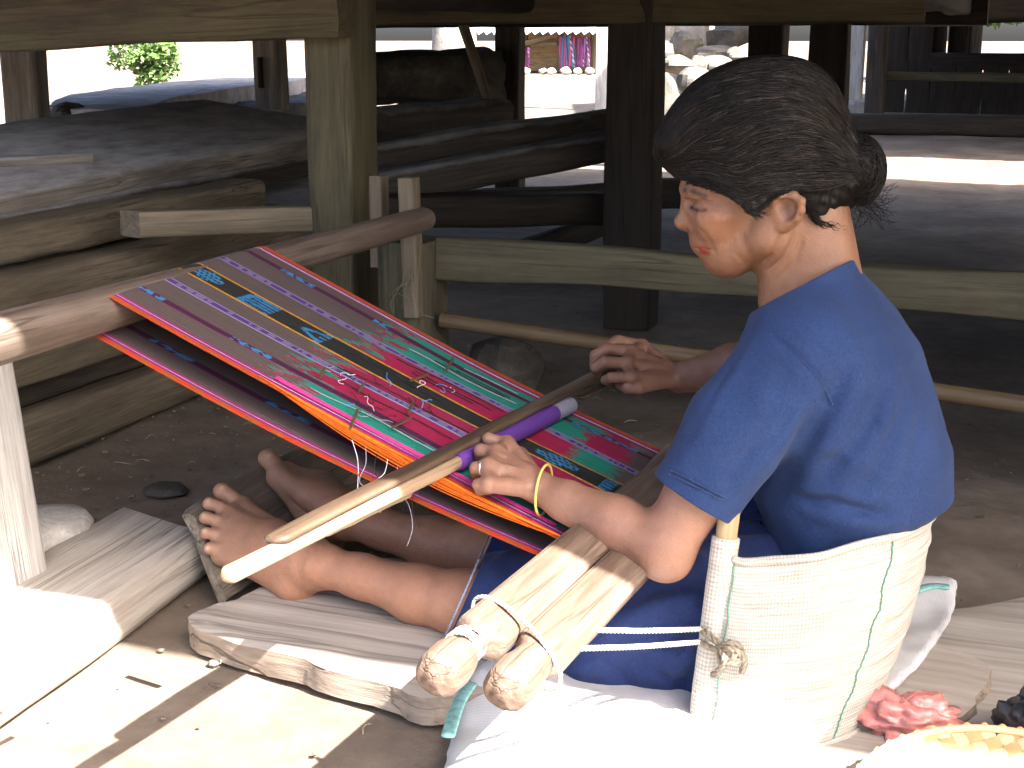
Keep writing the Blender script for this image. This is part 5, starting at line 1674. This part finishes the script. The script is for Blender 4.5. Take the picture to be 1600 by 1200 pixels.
bl.a = ((rr - 1) * (ra * rb) / np.sqrt((ra * eb / np.maximum(rr, .05)) ** 2 + (rb * ea / np.maximum(rr, .05)) ** 2 + 1e-9)).astype(np.float32)
SH = at(1084, 780, Y=1.685)                                     # middle of the near sleeve hem
axL = (SH - S_L) / np.linalg.norm(SH - S_L)
bl.cone(S_L + [.01, .012, -.005], S_L * .5 + SH * .5, .069, .063, .035)
bl.cone(S_L * .5 + SH * .5, SH + axL * .06, .063, .057, .03)
SHR = S_R * .30 + E_R * .70
axR = (SHR - S_R) / np.linalg.norm(SHR - S_R)
bl.cone(S_R + [.01, -.03, 0], SHR + axR * .05, .070, .058, .035)
def yp(x, y, Yp): return at(x, y, Y=Yp)
bl.folds([
    ([(1206, 524), (1247, 557), (1277, 591), (1300, 629)], -.0038, .0045),
    ([(1244, 501), (1285, 550), (1311, 595)], -.0022, .006),
    ([(1326, 576), (1290, 640), (1240, 711), (1214, 770)], -.011, .015),
    ([(1352, 550), (1326, 610), (1292, 690), (1262, 760)], .006, .013),
    ([(1384, 610), (1340, 692), (1268, 745)], -.0075, .013),
    ([(1412, 620), (1382, 707), (1340, 770)], -.005, .012),
    ([(1400, 560), (1372, 660), (1318, 760)], .005, .012),
    ([(1440, 640), (1428, 720), (1400, 780)], -.004, .011),
    ([(1244, 776), (1300, 784), (1375, 805)], -.0065, .008),
    ([(1250, 762), (1310, 768), (1400, 786)], .005, .009),
    ([(1260, 802), (1330, 815), (1410, 812)], .005, .008),
    ([(1230, 690), (1300, 700), (1380, 740)], .003, .012),
    ([(1310, 450), (1350, 520), (1370, 600)], -.003, .012),
    ([(1270, 455), (1300, 500), (1340, 540)], .0025, .012),
    ([(1180, 524), (1112, 640), (1060, 730)], .0025, .011),
    ([(1150, 560), (1100, 650), (1070, 700)], -.002, .009),
    ([(1230, 560), (1200, 660), (1140, 745)], -.003, .010),
    ([(1262, 620), (1220, 690), (1160, 760)], .0035, .010),
    ([(1245, 640), (1190, 700), (1130, 730)], -.0025, .008),
    ([(1046, 738), (1095, 762), (1148, 788)], -.0016, .0028)], 1.25)
seams = [[bl.hit(*p) for p in ln] for ln in ([(1204, 522), (1226, 539), (1247, 557), (1263, 574), (1277, 591), (1290, 610), (1301, 632)], [(1046, 741), (1070, 752), (1095, 765), (1120, 778), (1144, 790)], [(1049, 735), (1072, 746), (1097, 759), (1122, 772), (1147, 784)],)]
bl.a -= (.0016 * nz(38, 33, 30, .4) + .0011 * nz(75, 60, 62, 1.3) + .0007 * nz(130, 120, 110, 2.0)).astype(np.float32)
bl.a = np.maximum(bl.a, -(bl.a + .0055))                        # a cloth shell
def cut(field, p0, n, soft=.0):
    n = np.array(n, float) / np.linalg.norm(n); p0 = np.array(p0, float)
    g = [field.ax[0][:, None, None] - p0[0], field.ax[1][None, :, None] - p0[1], field.ax[2][None, None, :] - p0[2]]
    return (g[0] * n[0] + g[1] * n[1] + g[2] * n[2]).astype(np.float32)
near_arm = cut(bl, SH, axL)
region = cut(bl, S_L * .2 + SH * .8, axL)
arm_side = (X_ + 0 * Y_ + 0 * Z_[None, None, :] < -.315) & (Y_ + 0 * X_ + 0 * Z_[None, None, :] < 1.765)
bl.a = np.where(arm_side, np.maximum(bl.a, near_arm), bl.a)
far_side = (Y_ + 0 * X_ + 0 * Z_[None, None, :] > 2.07)
bl.a = np.where(far_side, np.maximum(bl.a, cut(bl, SHR, axR)), bl.a)
pf, pb = at(1188, 482, Y=1.83), at(1338, 398, Y=1.87)
bl.a = np.maximum(bl.a, cut(bl, pf, (-(pb[2] - pf[2]), .012, (pb[0] - pf[0]))) )
bl.a = np.maximum(bl.a, .236 - Z_[None, None, :] + 0 * X_ + .004 * np.sin(Y_ * 40) + .004 * np.sin(X_ * 50)).astype(np.float32)
V, F = bl.mesh(); V = relax(V, F, 2, .45)
def fabric(name, c0, c1, scale=900, rough=.85, fleck=None, sheen=.25, wear=(.06, .11, .3)):
    m, nt, b = new_mat(name)
    v = mapping(nt, (1, 1, 1))
    n1 = tex_noise(nt, v, 9, 6, .6); n2 = tex_noise(nt, v, 260, 4, .7); n3 = tex_noise(nt, mapping(nt, (1, 1, .25)), scale, 2, .5)
    c = ramp(nt, n1, [(.3, c0), (.7, c1)]).outputs[0]
    c = mixc(nt, .7, c, ramp(nt, n2, [(.3, (.72, .74, .78)), (.7, (1.22, 1.2, 1.16))]).outputs[0], 'MULTIPLY')
    c = mixc(nt, .6, c, ramp(nt, n3, [(.35, (.7, .7, .72)), (.65, (1.2, 1.2, 1.2))]).outputs[0], 'MULTIPLY')
    if fleck:
        n4 = tex_noise(nt, v, 95, 3, .5)
        c = mixc(nt, ramp(nt, n4, [(.72, (0, 0, 0)), (.78, (.7, .7, .7))]).outputs[0], c, fleck)
    nt.links.new(c, b.inputs['Base Color'])
    b.inputs['Roughness'].default_value = rough; b.inputs['Specular IOR Level'].default_value = .12
    b.inputs['Sheen Weight'].default_value = sheen; b.inputs['Sheen Roughness'].default_value = .5
    bump(nt, b, n3, .35, .0008); bump(nt, b, n2, .25, .0015)
    return m
M['blouse'] = fabric('faded blue cotton', (.015, .030, .086), (.021, .041, .112), fleck=(.05, .065, .125), sheen=.04)
M['skirt'] = fabric('navy cotton', (.014, .023, .075), (.021, .035, .11), fleck=(.05, .06, .11), sheen=.06)
blouse = make('blouse', V, F, M['blouse'], woman)
blouse['label'] = 'faded blue short-sleeved cotton blouse'
# sleeve hem stitching and armhole seam as fine raised cords
M['seam'] = fabric('blue seam', (.012, .026, .085), (.016, .034, .105))
for ln in seams:
    ln = [Vector(q) for q in ln if q is not None]
    if len(ln) > 1:
        pts = smooth_path(ln, 6)
        V, F = tube([q + (Vector(_c) - q).normalized() * .0012 for q in pts], .0009, 5)
        make('seam', V, F, M['seam'], blouse)
# ---------------------------------------------------------------- skirt
sk = Field((-.84, 1.56, .02), (-.10, 2.22, .30), .0024)
sk.cone((-.30, 1.79, .145), kneeN + [-.03, 0, .012], .105, .060, .05)
sk.cone((-.30, 1.98, .145), kneeF + [-.03, 0, .012], .105, .058, .05)
sk.cone((-.25, 1.885, .16), (-.66, 1.90, .105), .12, .055, .05)
sk.cone((-.33, 1.755, .085), (-.52, 1.745, .082), .072, .064, .06)
sk.cone((-.52, 1.745, .082), (-.70, 1.775, .09), .062, .052, .05)
sk.cone((-.28, 1.81, .12), (-.28, 1.96, .12), .092, .092, .05)
sk.cone((-.25, 1.84, .19), (-.25, 1.94, .19), .088, .088, .05)
sk.folds([
    ([(1090, 950), (1030, 1010), (960, 1062)], -.011, .014), ([(1100, 985), (1050, 1050), (985, 1100)], .010, .013),
    ([(1098, 1040), (1050, 1090), (1010, 1122)], -.009, .011), ([(1060, 930), (1000, 960), (930, 1000)], .011, .014),
    ([(1110, 900), (1060, 915), (1000, 930)], -.010, .012), ([(940, 1030), (900, 1055), (860, 1070)], .007, .011),
    ([(1125, 850), (1112, 900), (1100, 960)], -.009, .011), ([(1140, 860), (1128, 920), (1112, 980)], .008, .010),
    ([(900, 980), (950, 1040), (1000, 1085)], -.007, .012), ([(960, 1010), (1020, 1015), (1085, 1025)], .006, .010),
    ([(1010, 1042), (1050, 1065), (1092, 1080)], -.008, .010), ([(850, 1050), (920, 1085), (1000, 1110)], .006, .012),
    ([(800, 860), (770, 890), (735, 930)], .006, .010), ([(850, 850), (810, 900), (750, 960)], -.006, .010),
    ([(880, 870), (830, 920), (780, 970)], .006, .011), ([(780, 845), (760, 860), (735, 880)], -.005, .007)])
Xs, Ys, Zs = sk.ax[0][:, None, None], sk.ax[1][None, :, None], sk.ax[2][None, None, :]
sk.a -= (.0022 * np.sin(Xs * 42 + 1 + 9 * Zs) * np.sin(Ys * 37 + 20 * Zs) + .0014 * np.sin(Xs * 90 + 30 * Ys) * np.sin(Ys * 70 + Zs * 60)).astype(np.float32)
sk.a -= (.004 * np.sin(Ys * 150 + Xs * 40) * np.exp(-((Zs - .255) / .03) ** 2)).astype(np.float32)
sk0 = sk.a.copy()
sk.a = np.maximum(sk.a, -(sk.a + .006))
hemn, hemf = at(706, 985, Y=1.75), at(752, 838, Y=2.03)
hn = np.array([hemf[1] - hemn[1], -(hemf[0] - hemn[0]), 0.0]); hn = -hn if hn[0] > 0 else hn
sk.a = np.maximum(sk.a, cut(sk, hemn, hn + [0, 0, .12]))
sk.a = np.maximum(sk.a, (Zs - .262 + 0 * Xs + 0 * Ys).astype(np.float32))
sk.a = np.maximum(sk.a, (.052 - Zs + 0 * Xs + 0 * Ys).astype(np.float32))
V, F = sk.mesh(); V = relax(V, F, 2, .45)
skirt = make('skirt', V, F, M['skirt'], woman)
skirt['label'] = 'navy cotton skirt gathered over her lap'
hn2 = (hn + [0, 0, .12]); hn2 = hn2 / np.linalg.norm(hn2)
hc_ = hemn * .5 + hemf * .5; hc_ = hc_ - hn2 * ((hc_ - hemn) @ hn2 + .002); hc_[2] = .10
u1 = np.cross(hn2, [0, 0, 1.0]); u1 /= np.linalg.norm(u1); u2 = np.cross(u1, hn2)
pts = []
for a in np.linspace(0, 2 * math.pi, 240):
    d_ = u1 * math.cos(a) + u2 * math.sin(a)
    for r_ in np.arange(.26, .01, -.0012):
        q = hc_ + d_ * r_; i_ = np.round((q - sk.lo) / sk.vox).astype(int)
        if np.all(i_ >= 0) and np.all(i_ < np.array(sk0.shape)) and sk0[tuple(i_)] < 0 and q[2] > .056:
            pts.append(q + d_ * .0008); break
if len(pts) > 20:
    V, F = tube([Vector(p) for p in pts], [.0011 + .0009 * (k % 2) for k in range(len(pts))], 5)
    make('hem_stitching', V, F, plain('pale overlock thread', (.28, .32, .42), .8, .3, 200, .2, 0), skirt)

# ---------------------------------------------------------------- hair
def h2(x, y):
    """pixel -> head plane coordinates in metres (right, up)"""
    return np.array(((x - 1190) * PXM, (300 - y) * PXM))
HXA = (hp(1191, 300) - hp(1190, 300)) / PXM; HYA = (hp(1190, 299) - hp(1190, 300)) / PXM
HYA = HYA / np.linalg.norm(HYA)
HK = float((_c - HO) @ HEL)
def h3(p, l):
    b_ = HO + HXA * p[0] + HYA * p[1]
    q = _c + (b_ - _c) * (1 - abs(l) / HK)
    return q if l >= 0 else q + HEL * 2 * l
def h3v(V):
    b_ = HO + V[:, :1] * HXA + V[:, 1:2] * HYA
    al = np.abs(V[:, 2:3])
    q = _c + (b_ - _c) * (1 - al / HK)
    return np.where(V[:, 2:3] >= 0, q, q + HEL * 2 * V[:, 2:3])
OUT = [(1058, 281), (1040, 266), (1022, 247), (1020, 232), (1024, 212), (1035, 190), (1060, 154), (1095, 121), (1145, 97), (1200, 88), (1255, 95), (1296, 120), (1317, 160), (1327, 212), (1330, 270), (1326, 320), (1318, 352)]
LOW = [(1296, 356), (1272, 342), (1260, 322), (1240, 305), (1214, 304), (1196, 318), (1174, 331), (1160, 318), (1140, 305), (1118, 297), (1090, 287), (1072, 284)]
def dens(pts, n=10):
    P = [np.array(p, float) for p in pts]; o = []
    for i in range(len(P) - 1):
        a, b, c, d = P[max(i - 1, 0)], P[i], P[i + 1], P[min(i + 2, len(P) - 1)]
        for k in range(n):
            t = k / n; o.append(.5 * (2 * b + (c - a) * t + (2 * a - 5 * b + 4 * c - d) * t * t + (3 * b - a - 3 * c + d) * t ** 3))
    o.append(P[-1]); return np.array(o)
O2 = np.array([h2(*p) for p in dens(OUT, 8)]); L2_ = np.array([h2(*p) for p in dens(LOW, 6)])
poly = np.concatenate([O2, L2_])
def seg_dist(Q, P, closed=False):
    d = np.full(len(Q), 9.0)
    n = len(P)
    for i in range(n if closed else n - 1):
        a, b = P[i], P[(i + 1) % n]; e = b - a
        t = np.clip(((Q - a) @ e) / max(e @ e, 1e-12), 0, 1)
        d = np.minimum(d, np.linalg.norm(Q - a - t[:, None] * e, axis=1))
    return d
def inside(Q, P):
    r = np.zeros(len(Q), bool); n = len(P)
    for i in range(n):
        a, b = P[i], P[(i + 1) % n]
        c = ((a[1] > Q[:, 1]) != (b[1] > Q[:, 1])) & (Q[:, 0] < (b[0] - a[0]) * (Q[:, 1] - a[1]) / (b[1] - a[1] + 1e-15) + a[0])
        r ^= c
    return r
def thick(d, H=.0835, D=.095): return H * np.sqrt(np.maximum(0, 1 - (1 - np.minimum(d / D, 1)) ** 2.2))
vx = .0018
lo2, hi2 = poly.min(0) - .012, poly.max(0) + [.07, .012]
ga = np.arange(lo2[0], hi2[0], vx); gb = np.arange(lo2[1], hi2[1], vx); gl = np.arange(-.1, .1, vx)
QQ = np.stack(np.meshgrid(ga, gb, indexing='ij'), -1).reshape(-1, 2)
din = inside(QQ, poly); dp = seg_dist(QQ, poly, True); do = seg_dist(QQ, O2)
sp2 = np.where(din, -dp, dp).reshape(len(ga), len(gb))
T2 = np.where(din, thick(do), 0).reshape(len(ga), len(gb))
ny_ = np.clip(((300 - 285) * PXM * 0 - (gb - h2(0, 292)[1])) / (55 * PXM), 0, 1)[None, :] * (ga > h2(1245, 0)[0])[:, None]
T2 = T2 * (1 - .22 * ny_)
lock = np.sin(gb[None, :] * 95 + 25 * np.sin(ga[:, None] * 22 + 1) + 30 * ga[:, None]) * .0022 + np.sin(gb[None, :] * 170 - 60 * ga[:, None] + 2 * np.sin(ga[:, None] * 45)) * .0014
edge_w = np.clip(dp.reshape(len(ga), len(gb)) / .022, 0, 1)
T2 = np.where(T2 > .02, T2 + lock * edge_w, T2)
groove = .0012 * np.sin(gb[None, :] * 420 + 40 * ga[:, None] + 3 * np.sin(ga[:, None] * 60)) + .0012 * np.sin(gb[None, :] * 230 - 90 * ga[:, None] ** 1)
fld = np.maximum((np.abs(gl)[None, None, :] - (T2 + groove * edge_w)[:, :, None]) * .8, sp2[:, :, None])
bq = h2(1343, 266)
A3, B3, L3 = ga[:, None, None] - bq[0], gb[None, :, None] - bq[1], gl[None, None, :]
bd = (np.sqrt((A3 / .032) ** 2 + (B3 / .044) ** 2 + (L3 / .042) ** 2) - 1) * .034
bd2 = (np.sqrt(((A3 + .022) / .03) ** 2 + ((B3 + .002) / .046) ** 2 + (L3 / .055) ** 2) - 1) * .034
bd = np.minimum(bd, bd2) + .0012 * np.sin(9 * np.arctan2(B3, A3) + 70 * np.abs(L3)) + .0008 * np.sin(B3 * 260 + A3 * 190)
hk = np.clip(.5 + .5 * (fld - bd) / .016, 0, 1)
fld = fld * (1 - hk) + bd * hk - .016 * hk * (1 - hk)
hf = Field((0, 0, 0), (.01, .01, .01), 1.0); hf.a = fld.astype(np.float32); hf.lo = np.array([ga[0], gb[0], gl[0]]); hf.vox = vx
neg = fld < 0
T2 = np.where(neg.any(2), gl[len(gl) - 1 - np.argmax(neg[:, :, ::-1], axis=2)], 0) + vx * .4
V, F = hf.mesh(); V = relax(V, F, 2, .5)
V = h3v(V)
if np.dot(np.cross(HXA, HYA), HEL) < 0: F = F[:, ::-1]
m, nt, b = new_mat('black hair')
hn_ = tex_noise(nt, mapping(nt, (1, 1, 1)), 30, 4, .6)
nt.links.new(ramp(nt, hn_, [(.3, (.0022, .0018, .0016)), (.7, (.008, .006, .005))]).outputs[0], b.inputs['Base Color'])
b.inputs['Roughness'].default_value = .46; b.inputs['Specular IOR Level'].default_value = .16
M['hair'] = m
hair = make('hair', V, F, M['hair'], woman)
hair['label'] = 'black hair swept back into a low bun'
# combed strands lying over the cap
rng = random.Random(21)
def dpt(p):
    q = np.array([p]); return float(seg_dist(q, O2)[0]) if inside(q, poly)[0] else 0.0
LOWC = [np.array(h2(*p)) for p in dens([(1050, 274), (1090, 285), (1125, 298), (1165, 322), (1200, 308), (1250, 300), (1295, 296), (1335, 285), (1352, 300)], 5)]
UPC = [np.array(h2(*p)) for p in dens([(1021, 240), (1030, 200), (1062, 152), (1110, 112), (1180, 90), (1255, 96), (1308, 140), (1340, 215), (1366, 240)], 5)]
def curve_at(C, t):
    x = t * (len(C) - 1); i = min(int(x), len(C) - 2); return C[i] + (C[i + 1] - C[i]) * (x - i)
doc = {}
T2f = T2
def thick_at(p):
    x_, y_ = (p[0] - ga[0]) / vx, (p[1] - gb[0]) / vx
    i, j = int(x_), int(y_)
    if 0 <= i < len(ga) - 1 and 0 <= j < len(gb) - 1:
        a, b = x_ - i, y_ - j
        return float(T2f[i, j] * (1 - a) * (1 - b) + T2f[i + 1, j] * a * (1 - b) + T2f[i, j + 1] * (1 - a) * b + T2f[i + 1, j + 1] * a * b)
    return 0.0
parts = []; light = []
NS = 2300
for k in range(NS):
    side = 1 if k < NS * .86 else -1
    q = rng.random() ** .9
    ta_, tb_ = rng.uniform(0, .30) if rng.random() < .75 else rng.uniform(.2, .6), 0
    tb_ = min(1, ta_ + rng.uniform(.35, .75))
    pts = []
    w1_, w2_ = rng.uniform(0, 6), rng.uniform(.4, 1.5); lf_ = .0022 * rng.random()
    for i in range(11):
        t = ta_ + (tb_ - ta_) * i / 10
        qq = min(1, max(0, q + .022 * math.sin(t * 7 * w2_ + w1_) + .05 * math.sin(t * 5 + q * 9) * math.sin(math.pi * t)))
        p = curve_at(LOWC, t) * (1 - qq) + curve_at(UPC, t) * qq
        tl_ = thick_at(p)
        lift_ = .0003 + lf_ * math.sin(math.pi * i / 10)
        pts.append(Vector(h3(p, side * (tl_ + lift_))))
    if all(abs((p - pts[0]).length) < 1 for p in pts):
        rr_ = rng.uniform(.0005, .0010)
        (parts if k % 7 else light).append(tube(pts, [rr_ * .4] + [rr_ * (1 if k % 7 else .7)] * 9 + [rr_ * .3], 4, cap=False))
# flyaways round the outline
for k in range(240):
    t = rng.uniform(.02, .98)
    i = int(t * (len(O2) - 9)); p = O2[i]; d = O2[min(i + 8, len(O2) - 1)] - p
    n_ = np.array((-d[1], d[0])); n_ = n_ / (np.linalg.norm(n_) + 1e-9); d = d / (np.linalg.norm(d) + 1e-9)
    if np.dot(n_, p - h2(1190, 230)) < 0: n_ = -n_
    L = rng.uniform(.01, .035); l0 = rng.uniform(-.03, .05)
    pts = [Vector(h3(p - n_ * .008 + d * L * s + n_ * rng.uniform(.002, .010) * math.sin(s * 2.4), l0 + .004 * s)) for s in (0, .3, .6, 1)]
    parts.append(tube(pts, .00022, 3, cap=False))
# short hairs softening the hairline
for k in range(900):
    t = rng.random(); i = int(t * (len(L2_) - 2)); p = L2_[i] + (L2_[i + 1] - L2_[i]) * rng.random()
    L = rng.uniform(.012, .03); tl_ = thick_at(p + np.array((.004, .008)))
    e_ = L2_[i] - L2_[i + 1]; e_ = e_ / (np.linalg.norm(e_) + 1e-9); d = e_ * (1 if e_[0] > 0 else -1) * .75 + np.array((.35, rng.uniform(0, .3)))
    pts = [Vector(h3(p + np.array((-.004, rng.uniform(-.004, .004))) + d * L * s, max(thick_at(p + d * L * s), tl_ * .97) + .0012)) for s in (0, .4, .75, 1)]
    parts.append(tube(pts, [.00015, .0004, .0004, .00015], 4, cap=False))
# wisps under the bun and at the nape
for k in range(150):
    st = h2(rng.uniform(1315, 1362), rng.uniform(285, 322)); l0 = rng.uniform(-.03, .04)
    e = h2(rng.uniform(1325, 1405), rng.uniform(285, 362))
    c = (st + e) / 2 + np.array((rng.uniform(-.004, .02), rng.uniform(-.02, .004)))
    pts = [Vector(h3(st * (1 - s) ** 2 + 2 * c * s * (1 - s) + e * s * s, l0 + .01 * math.sin(s * 3 + k))) for s in np.linspace(0, 1, 8)]
    parts.append(tube(pts, .00028, 3, cap=False))
V, F = merge(parts)
st_ = make('strands', V, np.array(F), M['hair'], hair)
m, nt, b = new_mat('browner hair'); b.inputs['Base Color'].default_value = (.024, .015, .010, 1); b.inputs['Roughness'].default_value = .45; b.inputs['Specular IOR Level'].default_value = .3
V, F = merge(light)
make('strands', V, np.array(F), m, hair)
# hairs coiled round the bun
bc = h2(1343, 266)
parts = []
for k in range(420):
    a0 = rng.uniform(0, 6.28); zc = rng.uniform(-.5, 1) * math.pi / 2; span = rng.uniform(.8, 2.2)
    pts = []
    for i in range(9):
        a = a0 + span * i / 8
        zz = zc + .25 * math.sin(a * 1.3 + k)
        r_ = 1.02 + .04 * rng.random()
        x = .0325 * math.cos(a) * math.cos(zz) * r_; y = .0445 * math.sin(a) * math.cos(zz) * r_; l = .0425 * math.sin(zz) * r_
        pts.append(Vector(h3(bc + np.array((x, y)), l)))
    parts.append(tube(pts, rng.uniform(.0004, .0009), 3, cap=False))
V, F = merge(parts)
make('strands', V, np.array(F), M['hair'], hair)

# ---------------------------------------------------------------- rubber band on the wrist, ring
M['rubber'] = plain('yellow rubber band', (.62, .46, .12), .45, .1, 30, .4, 0)
wd = (W_L - E_L) / np.linalg.norm(W_L - E_L)
wa = np.cross(wd, [0, 0, 1.0]); wa /= np.linalg.norm(wa); wb = np.cross(wa, wd)
wc_ = W_L - wd * .004
pts = [Vector(wc_ + (wa * math.cos(a) * .032 + wb * math.sin(a) * .0335) + wd * .010 * math.sin(a + .8)) for a in np.linspace(0, 2 * math.pi, 40)]
V, F = tube(pts, .0019, 7)
make('wrist_band', V, F, M['rubber'], woman)['label'] = 'yellow rubber band round her wrist'
M['silver'] = plain('silver ring', (.7, .7, .7), .25, .05, 10, .5, 0); M['silver'].node_tree.nodes['Principled BSDF'].inputs['Metallic'].default_value = .9
rc = mc[2] * .45 + pi_[2] * .55; rd = (pi_[2] - mc[2]) / np.linalg.norm(pi_[2] - mc[2])
ra2 = np.cross(rd, [0, 0, 1.0]); ra2 /= np.linalg.norm(ra2); rb2 = np.cross(ra2, rd)
V, F = tube([Vector(rc + (ra2 * math.cos(a) + rb2 * math.sin(a)) * .0108) for a in np.linspace(0, 2 * math.pi, 24)], .0016, 6)
make('ring', V, F, M['silver'], woman)
